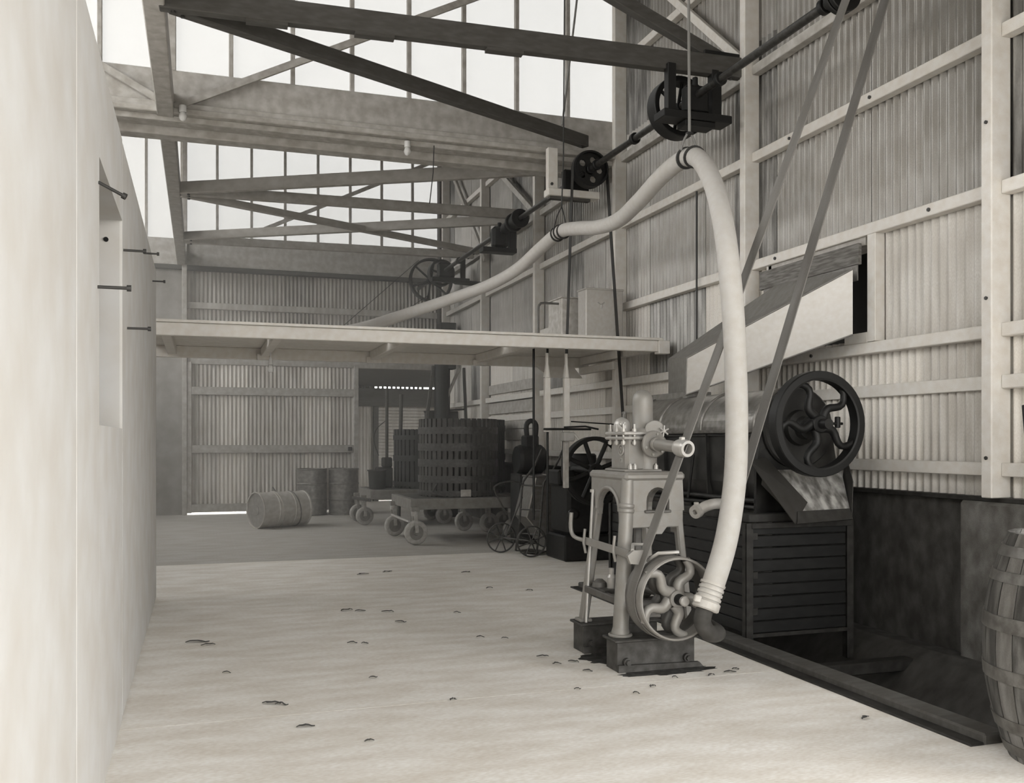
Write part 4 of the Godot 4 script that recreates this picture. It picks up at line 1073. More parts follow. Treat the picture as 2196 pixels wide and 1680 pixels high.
func build_crusher() -> void:
	var o := thing("grape_crusher", "big dark crusher with tin hood and large black S-spoked wheel", "machine", V(4.05, 0.84, 6.7))
	var body := PackedVector2Array([Vector2(3.75, 1.475), Vector2(4.36, 1.475), Vector2(4.34, 1.1), Vector2(4.26, 0.93), Vector2(3.8, 0.93), Vector2(3.76, 1.1)])
	part(o, "trough_body", S.new().prism(body, V(0, 0, 6.72), Basis.IDENTITY, 2.0), M.crusher_iron)
	var arc := PackedVector2Array()
	for k in 41:
		var t := PI * k / 40.0
		arc.append(Vector2(4.055 + 0.315 * cos(t), 1.49 + 0.3 * sin(t)))
	part(o, "hood", S.new().prism(arc, V(0, 0, 6.73), Basis.IDENTITY, 2.02), M.hood_tin)
	for z in [5.76, 6.5, 7.2, 7.7]:
		var strap := []
		for k in 25:
			var t := PI * k / 24.0
			strap.append(V(4.055 + 0.318 * cos(t), 1.49 + 0.303 * sin(t), z))
		part(o, "hood_strap", S.new().tube(strap, 0.012, 6), M.hood_tin)
	part(o, "hood_lip", S.new().span(V(3.725, 1.465, 5.7), V(3.76, 1.49, 7.75), 0.005), M.hood_tin)
	part(o, "hood_lip", S.new().span(V(3.735, 1.44, 5.7), V(3.76, 1.46, 7.75), 0.005), M.crusher_iron)
	part(o, "end_disc", S.new().cyl(V(4.05, 1.5, 5.72), V(4.05, 1.5, 5.66), 0.29, 36, 0.012), M.crusher_iron)
	part(o, "end_plate", S.new().prism(PackedVector2Array([Vector2(3.76, 1.5), Vector2(4.35, 1.5), Vector2(4.42, 1.1), Vector2(4.42, 0.86), Vector2(3.72, 0.86), Vector2(3.72, 1.2)]), V(0, 0, 5.71), Basis.IDENTITY, 0.03), M.crusher_iron)
	part(o, "bearing", S.new().lathe([Vector2(0.13, 0), Vector2(0.12, 0.04), Vector2(0.085, 0.06), Vector2(0.08, 0.12), Vector2(0.05, 0.13), Vector2(0, 0.13)], V(4.05, 1.5, 5.66), V(0, 0, -1), 24), M.crusher_iron)
	part(o, "wheel_shaft", S.new().tube([V(4.03, 1.523, 5.3), V(4.03, 1.523, 5.7)], 0.035, 16), M.dark_iron)
	for y in [0.98, 0.93]:
		part(o, "side_rail", S.new().tube([V(3.73, y, 5.72), V(3.73, y, 7.72)], 0.018, 10), M.crusher_iron)
	part(o, "bottom_frame", S.new().span(V(3.6, 0.84, 5.6), V(4.42, 0.9, 5.68), 0.005), M.rust_steel)
	part(o, "bottom_frame", S.new().span(V(3.6, 0.84, 5.68), V(3.7, 0.9, 7.85), 0.005), M.rust_steel)
	for z in [5.9, 6.4, 7.1]:
		part(o, "side_rib", S.new().bar(V(3.745, 1.46, z), V(3.765, 0.95, z), 0.012, 0.05, 0.002, Vector3.LEFT), M.crusher_iron)
	part(o, "hand_hook", S.new().tube(smooth_path([V(3.72, 1.3, 5.98), V(3.71, 1.26, 6.0), V(3.71, 1.25, 6.06), V(3.72, 1.28, 6.14)], 4), 0.01, 8), M.rust_steel)
	part(o, "drain_pipe", S.new().tube([V(3.73, 1.3, 6.6), V(3.72, 1.15, 6.62), V(3.71, 0.95, 6.65)], 0.012, 8), M.dark_iron)
	var wheel := group_part(o, "belt_wheel")
	wheel_parts(wheel, V(4.025, 1.523, 5.42), 0.365, 0.062, 0.09, 5, M.black_iron, 0.026, 1.0, 0.06, 0.1)
	part(o, "grease_cup", S.new().cyl(V(4.33, 1.5, 5.6), V(4.33, 1.58, 5.6), 0.02, 10, 0.004).tube([V(4.29, 1.53, 5.6), V(4.37, 1.53, 5.6)], 0.01, 8), M.dark_iron)
	# discharge spout below the wheel
	var sp := group_part(o, "discharge_spout")
	part(sp, "left_cheek", S.new().plate(V(3.575, 1.27, 5.56), V(3.76, 1.29, 5.64), V(3.98, 0.98, 5.47), V(3.81, 0.845, 5.37), 0.006), M.trough_tin)
	part(sp, "left_fold", S.new().plate(V(3.76, 1.29, 5.64), V(3.98, 0.98, 5.47), V(3.9, 0.93, 5.62), V(3.75, 1.1, 5.68), 0.006), M.trough_tin)
	part(sp, "chute_floor", S.new().plate(V(3.78, 1.2, 5.68), V(4.42, 1.2, 5.68), V(4.28, 0.885, 5.39), V(3.84, 0.87, 5.39), 0.006), M.trough_inside)
	part(sp, "lip", S.new().plate(V(3.82, 0.845, 5.36), V(4.27, 0.865, 5.36), V(4.29, 0.935, 5.415), V(3.86, 0.925, 5.415), 0.008), M.rust_steel)
	part(sp, "right_cheek", S.new().plate(V(4.45, 1.3, 5.66), V(4.4, 1.0, 5.66), V(4.27, 0.86, 5.37), V(4.36, 1.12, 5.47), 0.006), M.trough_tin)

	# bolted angle-iron bin of dark boards beneath
	var c := thing("slatted_bin", "black boarded bin with angle-iron corners under the crusher", "bin", V(4.0, 0.05, 6.7))
	for p in [[3.56, 5.57], [4.39, 5.57], [3.56, 7.8], [4.39, 7.8]]:
		part(c, "corner_post", S.new().span(V(p[0], -0.15, p[1]), V(p[0] + 0.055, 0.838, p[1] + 0.012), 0.002).span(V(p[0], -0.15, p[1]), V(p[0] + 0.012, 0.838, p[1] + 0.055), 0.002), M.rust_steel)
	for k in 9:
		var y := 0.075 + k * 0.085
		part(c, "front_board", S.new().span(V(3.615, y, 5.585 + 0.004 * (k % 2)), V(4.39, y + 0.078, 5.61), 0.004), M.black_slats)
		part(c, "side_board", S.new().span(V(3.572 + 0.004 * (k % 2), y, 5.62), V(3.6, y + 0.078, 7.8), 0.004), M.black_slats)
	part(c, "bottom_angle", S.new().span(V(3.6, 0.045, 5.572), V(4.42, 0.072, 5.61), 0.003), M.rust_steel)
	part(c, "top_angle", S.new().span(V(3.6, 0.80, 5.562), V(4.42, 0.838, 5.584), 0.003), M.rust_steel)
	for y in [0.2, 0.45, 0.72]:
		part(c, "hinge_plate", S.new().span(V(3.615, y, 5.576), V(3.655, y + 0.05, 5.584), 0.002), M.rust_steel)

	var e := thing("pipe_elbow", "pale flanged pipe elbow pointing out below the dark crusher body", "pipe", V(3.5, 0.9, 6.0))
	part(e, "bend", S.new().tube(smooth_path([V(3.47, 0.9, 6.05), V(3.52, 0.93, 6.03), V(3.6, 0.945, 6.02), V(3.76, 0.93, 6.02)], 5), 0.04, 18), M.drum_pale)
	part(e, "coupling", S.new().lathe([Vector2(0.022, -0.02), Vector2(0.048, -0.02), Vector2(0.052, 0.0), Vector2(0.048, 0.035), Vector2(0.02, 0.035), Vector2(0.02, 0.0), Vector2(0, 0.0)], V(3.455, 0.893, 6.055), V(-0.85, -0.25, -0.45), 24), M.drum_pale)
	part(e, "lug", S.new().box(V(3.45, 0.945, 6.06), Vector3(0.03, 0.025, 0.03), Basis.IDENTITY, 0.004), M.drum_pale)

	# feed chute from the wall hatch down to the hood
	var f := thing("feed_chute", "galvanised sheet-metal chute sloping from the wall hatch down to the crusher", "chute", V(4.2, 2.0, 6.6))
	var at_ := V(4.62, 2.69, 5.80)
	var ab := V(4.62, 2.20, 5.80)
	var bt := V(3.95, 2.117, 7.1)
	var bb := V(3.95, 1.80, 7.12)
	var ct := V(4.2, 2.185, 7.9)
	var cb := V(4.2, 1.84, 7.9)
	var dt := V(4.72, 2.76, 6.9)
	var db := V(4.72, 2.22, 6.9)
	part(f, "face_sheet", S.new().plate(at_, ab, bb, bt, 0.003), M.galvanised)
	part(f, "lid_sheet", S.new().plate(at_, bt, ct, dt, 0.003), M.galv_dull)
	part(f, "end_sheet", S.new().plate(bt, bb, cb, ct, 0.003), M.galv_dull)
	part(f, "floor_sheet", S.new().plate(ab, bb, cb, db, 0.003), M.galv_dull)
	part(f, "edge_fold", S.new().tube([at_, bt], 0.007, 6).tube([ab, bb], 0.007, 6).tube([bt, bb], 0.007, 6), M.galv_dull)
	part(f, "spout_box", S.new().span(V(3.96, 1.7, 7.12), V(4.2, 1.83, 7.85), 0.004), M.galv_dull)
	part(f, "spout_flange", S.new().span(V(3.93, 1.70, 7.09), V(4.22, 1.745, 7.88), 0.006), M.trough_tin)
	part(f, "spout_skirt", S.new().prism(PackedVector2Array([Vector2(3.84, 1.66), Vector2(3.94, 1.71), Vector2(4.22, 1.71), Vector2(4.27, 1.66)]), V(0, 0, 7.45), Basis.IDENTITY, 0.9), M.trough_tin)


func build_barrel() -> void:
	var bx := 3.67
	var bz := 3.1
	var h := 1.0
	var o := thing("barrel", "weathered oak barrel cut by the right edge of the picture", "barrel", V(bx, 0, bz))
	var rad := func(y: float) -> float:
		var t := (y / h - 0.5) * 2.0
		return 0.385 - 0.105 * pow(absf(t), 2.1)
	var cnt := 24
	for k in cnt:
		var s := S.new()
		var a0 := TAU * (k + 0.035) / cnt
		var a1 := TAU * (k + 0.965) / cnt
		var steps := 12
		for i in steps:
			var y0 := h * i / steps
			var y1 := h * (i + 1) / steps
			for e in [0.0, 0.026]:
				var r0: float = rad.call(y0) - e
				var r1: float = rad.call(y1) - e
				var sg := -1.0 if e > 0.0 else 1.0
				for j in 3:
					var b0 := lerpf(a0, a1, j / 3.0)
					var b1 := lerpf(a0, a1, (j + 1) / 3.0)
					var d0 := Vector3(cos(b0), 0, sin(b0))
					var d1 := Vector3(cos(b1), 0, sin(b1))
					var p := V(bx, 0, bz)
					s.tri(p + d0 * r0 + Vector3.UP * y0, p + d1 * r0 + Vector3.UP * y0, p + d1 * r1 + Vector3.UP * y1, d0 * sg, d1 * sg, d1 * sg)
					s.tri(p + d0 * r0 + Vector3.UP * y0, p + d1 * r1 + Vector3.UP * y1, p + d0 * r1 + Vector3.UP * y1, d0 * sg, d1 * sg, d0 * sg)
			for a in [a0, a1]:
				var d := Vector3(cos(a), 0, sin(a))
				var c := V(bx, 0, bz)
				var r0: float = rad.call(y0)
				var r1: float = rad.call(y1)
				var tan := Vector3(-sin(a), 0, cos(a)) * (-1.0 if a == a0 else 1.0)
				s.quad(c + d * r0 + Vector3.UP * y0, c + d * (r0 - 0.026) + Vector3.UP * y0, c + d * (r1 - 0.026) + Vector3.UP * y1, c + d * r1 + Vector3.UP * y1, tan)
		for y in [0.0, h]:
			var r0: float = rad.call(y)
			var d0 := Vector3(cos(a0), 0, sin(a0))
			var d1 := Vector3(cos(a1), 0, sin(a1))
			var c := V(bx, y, bz)
			s.quad(c + d0 * r0, c + d1 * r0, c + d1 * (r0 - 0.026), c + d0 * (r0 - 0.026), Vector3.UP if y > 0.1 else Vector3.DOWN)
		part(o, "stave", s, M.barrel_oak if (k * 7) % 5 < 4 else M.barrel_oak_pale)
	for e in [[0.03, 0.05], [0.14, 0.055], [0.36, 0.06], [0.58, 0.065], [0.79, 0.045], [0.90, 0.045]]:
		var r0: float = rad.call(e[0])
		var r1: float = rad.call(e[0] + e[1])
		part(o, "hoop", S.new().lathe([Vector2(r0 - 0.004, 0), Vector2(r0 + 0.005, 0), Vector2(r1 + 0.005, e[1]), Vector2(r1 - 0.004, e[1]), Vector2(r0 - 0.004, 0)], V(bx, e[0], bz), Vector3.UP, 48), M.barrel_hoop)
	part(o, "head", S.new().cyl(V(bx, 0.93, bz), V(bx, 0.95, bz), 0.262, 32), M.barrel_oak)
	part(o, "bottom_head", S.new().cyl(V(bx, 0.04, bz), V(bx, 0.06, bz), 0.262, 32), M.barrel_oak)
	part(o, "bung", S.new().cyl(V(bx - 0.38 * 0.55, 0.36, bz - 0.38 * 0.835), V(bx - 0.4 * 0.55, 0.36, bz - 0.4 * 0.835), 0.03, 14, 0.004), M.barrel_oak)
	single("wall_lever", "dark iron bar leaning at the right edge above the barrel", "bar", S.new().tube([V(4.62, 1.0, 4.2), V(4.66, 1.62, 4.3)], 0.02, 8), M.dark_iron)


func basket(o: Node3D, c: Vector3, r: float, y0: float, y1: float, slats: int, hoops: Array, sm: Material, hm: Material) -> void:
	for k in slats:
		var a := TAU * (k + 0.5) / slats
		var d := Vector3(cos(a), 0, sin(a))
		var t := Vector3(-sin(a), 0, cos(a))
		var wd := TAU * r / slats * 0.74
		part(o, "slat", S.new().box(Vector3(c.x, (y0 + y1) * 0.5, c.z) + d * (r - 0.015), Vector3(wd, y1 - y0, 0.03), Basis(t, Vector3.UP, t.cross(Vector3.UP)), 0.004), sm)
	for hp in hoops:
		part(o, "hoop", S.new().lathe([Vector2(r, hp[0]), Vector2(r + 0.012, hp[0]), Vector2(r + 0.012, hp[1]), Vector2(r, hp[1]), Vector2(r, hp[0])], Vector3(c.x, 0, c.z), Vector3.UP, 48), hm)
	part(o, "floor_disc", S.new().cyl(Vector3(c.x, y0, c.z), Vector3(c.x, y0 + 0.04, c.z), r - 0.035, 32), M.tub_dark)


func caster(o: Node3D, at: Vector3, r: float, fork_top: float, called := "wheel") -> void:
	var w := group_part(o, called)
	var ax := Vector3(0.18, 0, 1).normalized()
	part(w, "tyre", S.new().lathe([Vector2(r * 0.62, -0.028), Vector2(r * 0.9, -0.032), Vector2(r, -0.018), Vector2(r, 0.018), Vector2(r * 0.9, 0.032), Vector2(r * 0.62, 0.028)], at, ax, 28, true), M.tyre)
	part(w, "disc", S.new().lathe([Vector2(0, -0.03), Vector2(r * 0.2, -0.03), Vector2(r * 0.24, -0.012), Vector2(r * 0.62, -0.016), Vector2(r * 0.62, 0.016), Vector2(r * 0.24, 0.012), Vector2(r * 0.2, 0.03), Vector2(0, 0.03)], at, ax, 24), M.cart_frame)
	if fork_top > at.y:
		for s in [-1.0, 1.0]:
			part(w, "fork_leg", S.new().bar(at + ax * 0.045 * s, Vector3(at.x - 0.02, fork_top, at.z) + ax * 0.045 * s, 0.05, 0.012, 0.002, ax), M.tyre)
		part(w, "swivel", S.new().cyl(Vector3(at.x - 0.02, fork_top - 0.02, at.z), Vector3(at.x - 0.02, fork_top + 0.05, at.z), 0.05, 14, 0.005), M.tyre)


func cart(label: String, x0: float, x1: float, z0: float, z1: float, top: float, wheels: Array) -> void:
	var o := thing("basket_cart", label, "cart", V((x0 + x1) / 2, 0, (z0 + z1) / 2), "press basket carts")
	part(o, "front_beam", S.new().span(V(x0, top - 0.15, z0), V(x1, top, z0 + 0.07), 0.006), M.cart_frame)
	part(o, "rear_beam", S.new().span(V(x0, top - 0.15, z1 - 0.07), V(x1, top, z1), 0.006), M.cart_frame)
	part(o, "side_beam", S.new().span(V(x0, top - 0.15, z0 + 0.07), V(x0 + 0.07, top, z1 - 0.07), 0.006), M.cart_frame)
	part(o, "side_beam", S.new().span(V(x1 - 0.07, top - 0.15, z0 + 0.07), V(x1, top, z1 - 0.07), 0.006), M.cart_frame)
	for i in 5:
		var z := z0 + 0.075 + (z1 - z0 - 0.15) * i / 5.0
		part(o, "deck_board", S.new().span(V(x0 + 0.07, top - 0.03, z), V(x1 - 0.07, top, z + (z1 - z0 - 0.15) / 5.0 - 0.012), 0.003), M.dark_timber)
	for w in wheels:
		caster(o, V(w[0], w[2], w[1]), w[2], top - 0.2)
		part(o, "caster_bracket", S.new().span(V(w[0] - 0.07, top - 0.16, w[1] - 0.05), V(w[0] + 0.04, top - 0.1, w[1] + 0.05), 0.004), M.cart_frame)


func build_far_things() -> void:
	# press baskets on their carts
	cart("nearest low cart with white-rimmed casters carrying the big slatted basket", 2.72, 4.25, 12.5, 13.85, 0.61, [[2.76, 12.36, 0.165], [2.72, 13.62, 0.155], [4.2, 12.55, 0.15], [4.2, 13.7, 0.15]])
	var hs := [[0.63, 0.7], [0.81, 0.91], [1.035, 1.145], [1.26, 1.37], [1.5, 1.6]]
	var b1 := thing("press_basket", "large slatted wine-press basket with iron hoops on the nearest cart", "press basket", V(3.57, 0.61, 13.18))
	basket(b1, V(3.57, 0, 13.18), 0.57, 0.612, 1.72, 42, hs, M.slat_wood, M.hoop_iron)
	part(b1, "hoop_clasp", S.new().span(V(3.45, 0.62, 12.58), V(3.6, 0.72, 12.6), 0.006), M.drum_pale)
	part(b1, "latch_handle", S.new().tube([V(3.15, 0.8, 12.75), V(3.05, 0.68, 12.62), V(3.2, 0.64, 12.55)], 0.016, 8), M.hoop_iron)
	cart("dark cart against the corrugated wall behind the big basket", 3.78, 4.66, 13.95, 14.85, 0.58, [[3.9, 14.05, 0.15], [4.55, 14.05, 0.15]])
	var b2 := thing("press_basket", "dark press basket half hidden behind the right side of the big one", "press basket", V(4.2, 0.58, 14.4))
	basket(b2, V(4.2, 0, 14.4), 0.46, 0.582, 1.74, 34, [[0.62, 0.7], [1.1, 1.2], [1.55, 1.65]], M.tub_dark, M.tub_dark)
	cart("rear cart at the left of the baskets, casters toward the drums", 2.62, 4.1, 15.1, 16.3, 0.6, [[2.6, 15.55, 0.15], [2.6, 16.25, 0.15], [3.9, 15.3, 0.15], [3.9, 16.2, 0.15]])
	var b3 := thing("press_basket", "dark press basket just left of the big one on the rear cart", "press basket", V(3.6, 0.6, 15.7))
	basket(b3, V(3.6, 0, 15.7), 0.47, 0.602, 1.6, 34, [[0.64, 0.72], [1.06, 1.16], [1.42, 1.5]], M.tub_dark, M.tub_dark)
	var tub := thing("small_tub", "low dark tub with a pale rim on the rear cart", "tub", V(2.72, 0.6, 15.45))
	part(tub, "body", S.new().lathe([Vector2(0, 0), Vector2(0.13, 0), Vector2(0.15, 0.3), Vector2(0.135, 0.3), Vector2(0.12, 0.03), Vector2(0, 0.03)], V(2.8, 0.602, 15.5), Vector3.UP, 24), M.tub_dark)
	part(tub, "rim", S.new().ring(V(2.8, 0.91, 15.5), Vector3.UP, 0.13, 0.165, 0.02, 28), M.hoop_iron)
	var scr := thing("screw_press", "stepped dark screw press of stacked blocks beside the rear basket", "machine", V(3.0, 0.6, 15.9))
	part(scr, "block", S.new().span(V(2.86, 0.602, 15.75), V(3.12, 0.95, 16.05), 0.02), M.tub_dark)
	part(scr, "block", S.new().span(V(2.96, 0.95, 15.8), V(3.12, 1.12, 16.0), 0.02), M.tub_dark)
	part(scr, "screw", S.new().tube([V(3.04, 1.12, 15.9), V(3.04, 2.3, 15.9)], 0.028, 12), M.dark_timber)
	part(scr, "wire_loop", S.new().tube(smooth_path([V(3.02, 1.75, 15.9), V(2.86, 1.6, 15.9), V(2.82, 1.4, 15.9), V(2.9, 1.15, 15.9)], 5), 0.008, 6), M.cable)
	single("pole", "short dark pole standing in front of the pale shutter", "pole", S.new().tube([V(3.42, 0.0, 16.75), V(3.48, 2.25, 16.8)], 0.035, 10), M.dark_timber)
	# handling gear on the carts
	single("draw_bar", "pale draw bar linking the two casters of the nearest cart", "bar", S.new().tube([V(2.7, 0.3, 12.5), V(2.66, 0.32, 13.5)], 0.018, 8), M.tyre)
	single("tow_bar", "dark iron tow bar lying between the carts", "bar", S.new().bar(V(2.45, 0.5, 14.2), V(2.5, 0.42, 16.2), 0.04, 0.05, 0.006), M.hoop_iron)
	# hydraulic frame behind the big basket
	var tr := thing("basket_press", "tall dark basket press with slanting legs behind the big basket", "press", V(4.2, 1.0, 16.55))
	var k := 1.06
	var q := func(x: float, y: float) -> Vector3: return V(x * k, 1.41 + (y - 1.41) * k, 15.6 * k)
	part(tr, "leg", S.new().bar(q.call(3.79, 2.69), q.call(3.6, 1.2), 0.06, 0.06, 0.006), M.dark_timber)
	part(tr, "leg", S.new().bar(q.call(4.33, 2.67), q.call(4.38, 1.5), 0.05, 0.05, 0.006), M.dark_timber)
	part(tr, "brace", S.new().bar(q.call(4.25, 2.66), q.call(3.86, 1.77), 0.05, 0.05, 0.006), M.dull_timber)
	part(tr, "cylinder", S.new().cyl(q.call(3.93, 1.2), q.call(3.93, 2.75), 0.13, 20), M.tub_dark)
	part(tr, "side_panel", S.new().span(V(3.9, 0.0, 16.6), V(4.5, 1.95, 16.75), 0.01), M.tub_dark)
	part(tr, "cross_rod", S.new().tube([q.call(3.62, 1.9), q.call(4.35, 1.95)], 0.015, 8), M.dark_iron)
	# steel drums
	for a in [["steel drum standing left of the pair by the sliding door", 2.0, 17.98], ["steel drum standing right of the pair by the sliding door", 2.6, 17.95]]:
		var d := thing("steel_drum", a[0], "drum", V(a[1], 0, a[2]), "oil drums by the door")
		part(d, "shell", S.new().lathe([Vector2(0.285, 0.0), Vector2(0.292, 0.006), Vector2(0.292, 0.02), Vector2(0.282, 0.03), Vector2(0.282, 0.27), Vector2(0.29, 0.285), Vector2(0.29, 0.3), Vector2(0.282, 0.315), Vector2(0.282, 0.57), Vector2(0.29, 0.585), Vector2(0.29, 0.6), Vector2(0.282, 0.615), Vector2(0.282, 0.85), Vector2(0.292, 0.86), Vector2(0.292, 0.88), Vector2(0.275, 0.88), Vector2(0.272, 0.862)], V(a[1], 0, a[2]), Vector3.UP, 40), M.drum_steel)
		part(d, "lid", S.new().cyl(V(a[1], 0.85, a[2]), V(a[1], 0.863, a[2]), 0.275, 36), M.drum_steel)
		part(d, "bung", S.new().bolt(V(a[1] + 0.15, 0.863, a[2]), Vector3.UP, 0.03, 0.014), M.dark_iron)
	var dir := V(0.9, 0, 0.436).normalized()
	var e0 := V(0.83, 0.292, 15.42)
	var fd := thing("fallen_drum", "pale drum lying on its side on the floor, roped round", "drum", e0)
	part(fd, "shell", S.new().lathe([Vector2(0.275, 0.03), Vector2(0.278, 0.0), Vector2(0.292, 0.0), Vector2(0.292, 0.02), Vector2(0.282, 0.03), Vector2(0.282, 0.28), Vector2(0.29, 0.295), Vector2(0.282, 0.31), Vector2(0.282, 0.57), Vector2(0.29, 0.585), Vector2(0.282, 0.6), Vector2(0.282, 0.84), Vector2(0.292, 0.85), Vector2(0.292, 0.87), Vector2(0.278, 0.87), Vector2(0.275, 0.85)], e0, dir, 40), M.drum_pale)
	part(fd, "end_disc", S.new().cyl(e0 + dir * 0.022, e0 + dir * 0.035, 0.277, 36), M.drum_end)
	part(fd, "end_disc", S.new().cyl(e0 + dir * 0.838, e0 + dir * 0.85, 0.277, 36), M.drum_end)
	part(fd, "end_boss", S.new().cyl(e0 + dir * 0.012, e0 + dir * 0.022, 0.08, 20, 0.004), M.drum_end)
	part(fd, "rope_ring", S.new().ring(e0 + dir * 0.36, dir + Vector3(0.0, 0.12, 0), 0.284, 0.3, 0.02, 36), M.drum_pale)
	part(fd, "rope_ring", S.new().ring(e0 + dir * 0.66, dir + Vector3(0.0, 0.14, 0), 0.284, 0.296, 0.016, 36), M.drum_steel)
	part(fd, "rope_end", S.new().tube([e0 + dir * 0.36 + Vector3(0, 0.29, 0), e0 + dir * 0.33 + Vector3(-0.02, 0.36, 0)], 0.012, 6), M.rope)

	# engine with its flywheel
	var en := thing("engine", "dark stationary engine block behind the pump", "engine", V(4.3, 0, 10.5))
	part(en, "bed", S.new().span(V(4.0, 0, 10.05), V(4.62, 0.3, 10.68), 0.02), M.dark_iron)
	part(en, "crankcase", S.new().span(V(4.05, 0.3, 10.07), V(4.6, 0.98, 10.66), 0.04), M.dark_iron)
	part(en, "cylinder_head", S.new().cyl(V(4.42, 0.98, 10.5), V(4.42, 1.25, 10.5), 0.16, 20, 0.02), M.dark_iron)
	part(en, "inspection_cap", S.new().lathe([Vector2(0, 0.03), Vector2(0.04, 0.03), Vector2(0.07, 0.015), Vector2(0.075, 0), Vector2(0, 0)], V(4.12, 0.55, 10.07), V(0, 0, -1), 20), M.dark_iron)
	part(en, "oil_tank", S.new().span(V(3.98, 0.88, 10.2), V(4.2, 1.06, 10.6), 0.02), M.dark_iron)
	part(en, "axle", S.new().tube([V(4.262, 1.065, 9.7), V(4.262, 1.065, 10.4)], 0.045, 16), M.dark_iron)
	var fw := group_part(en, "flywheel")
	wheel_parts(fw, V(4.262, 1.065, 9.79), 0.39, 0.045, 0.13, 8, M.dark_iron, 0.026, 0.0, 0.085, 0.0)
	belt("engine_belt", "narrow dark belt from the holed pulley down through the platform to the flywheel", V(4.262, 1.065, 9.78), 0.392, V(4.2, 4.49, 9.78), 0.206, 0.07, M.belt_dark)
	# sheet-metal hopper, motor behind it and sack truck in front
	var hp := thing("tin_hopper", "grey sheet-metal hopper with a slanted foot beside the engine", "hopper", V(4.15, 0, 11.3))
	part(hp, "shell", S.new().prism(PackedVector2Array([Vector2(4.067, 0.93), Vector2(3.94, 0.43), Vector2(4.29, 0.02), Vector2(4.33, 0.02), Vector2(4.33, 0.95)]), V(0, 0, 11.45), Basis.IDENTITY, 0.5), M.galv_dull)
	part(hp, "rim_bead", S.new().tube([V(4.06, 0.94, 11.2), V(4.335, 0.955, 11.2), V(4.335, 0.955, 11.7), V(4.06, 0.94, 11.7), V(4.06, 0.94, 11.2)], 0.012, 8), M.galv_dull)
	part(hp, "side_fold", S.new().tube([V(4.067, 0.93, 11.195), V(3.94, 0.43, 11.195), V(4.29, 0.02, 11.195)], 0.01, 8), M.galvanised)
	var mo := thing("electric_motor", "dark motor with a lifting loop above the tin hopper", "motor", V(4.3, 0.96, 12.1))
	part(mo, "stand", S.new().span(V(4.1, 0, 11.95), V(4.5, 0.95, 12.35), 0.01), M.tub_dark)
	part(mo, "casing", S.new().lathe([Vector2(0, 0), Vector2(0.18, 0), Vector2(0.2, 0.05), Vector2(0.2, 0.35), Vector2(0.16, 0.4), Vector2(0, 0.4)], V(4.12, 1.15, 12.15), Vector3.RIGHT, 24), M.black_iron)
	part(mo, "terminal_box", S.new().span(V(4.22, 1.3, 12.05), V(4.42, 1.48, 12.25), 0.02), M.black_iron)
	part(mo, "lifting_loop", S.new().tube(smooth_path([V(4.26, 1.45, 12.1), V(4.25, 1.62, 12.1), V(4.32, 1.68, 12.1), V(4.39, 1.62, 12.1), V(4.38, 1.45, 12.1)], 4), 0.035, 10), M.black_iron)
	var ht := thing("sack_truck", "iron two-wheeled sack truck leaning in front of the tin hopper", "sack truck", V(3.9, 0, 11.2))
	for a in [[0.0, 0.0], [0.16, -0.32]]:
		part(ht, "rail", S.new().tube(smooth_path([V(3.74 + a[0], 0.03, 11.05 + a[1]), V(3.79 + a[0], 0.4, 11.05 + a[1]), V(3.83 + a[0], 0.83, 11.06 + a[1]), V(3.87 + a[0], 0.93, 11.06 + a[1]), V(4.0 + a[0], 1.1, 11.07 + a[1]), V(4.1 + a[0], 1.3, 11.08 + a[1])], 5), 0.014, 8), M.hoop_iron)
	for y in [0.25, 0.55, 0.85]:
		part(ht, "cross_bar", S.new().tube([V(3.77 + y * 0.06, y, 11.05), V(3.93 + y * 0.06, y, 10.73)], 0.01, 8), M.hoop_iron)
	part(ht, "toe_plate", S.new().plate(V(3.74, 0.03, 11.05), V(3.9, 0.03, 10.73), V(4.12, 0.03, 10.85), V(3.97, 0.03, 11.17), 0.012), M.hoop_iron)
	part(ht, "axle", S.new().tube([V(3.6, 0.19, 11.12), V(3.8, 0.19, 10.6)], 0.012, 8), M.hoop_iron)
	part(ht, "stay", S.new().tube([V(3.62, 0.19, 11.1), V(3.83, 0.7, 11.06)], 0.011, 8), M.hoop_iron)
	part(ht, "loop_handle", S.new().tube(smooth_path([V(3.85, 0.86, 11.06), V(3.68, 0.9, 11.06), V(3.5, 0.86, 11.06), V(3.47, 0.78, 11.06), V(3.62, 0.5, 11.06)], 5), 0.011, 8), M.hoop_iron)
	for a in [[3.58, 11.15], [3.79, 10.6]]:
		var wl := group_part(ht, "wheel")
		wheel_parts(wl, V(a[0], 0.19, a[1]), 0.19, 0.016, 0.035, 8, M.hoop_iron, 0.008, 0.0, 0.03)


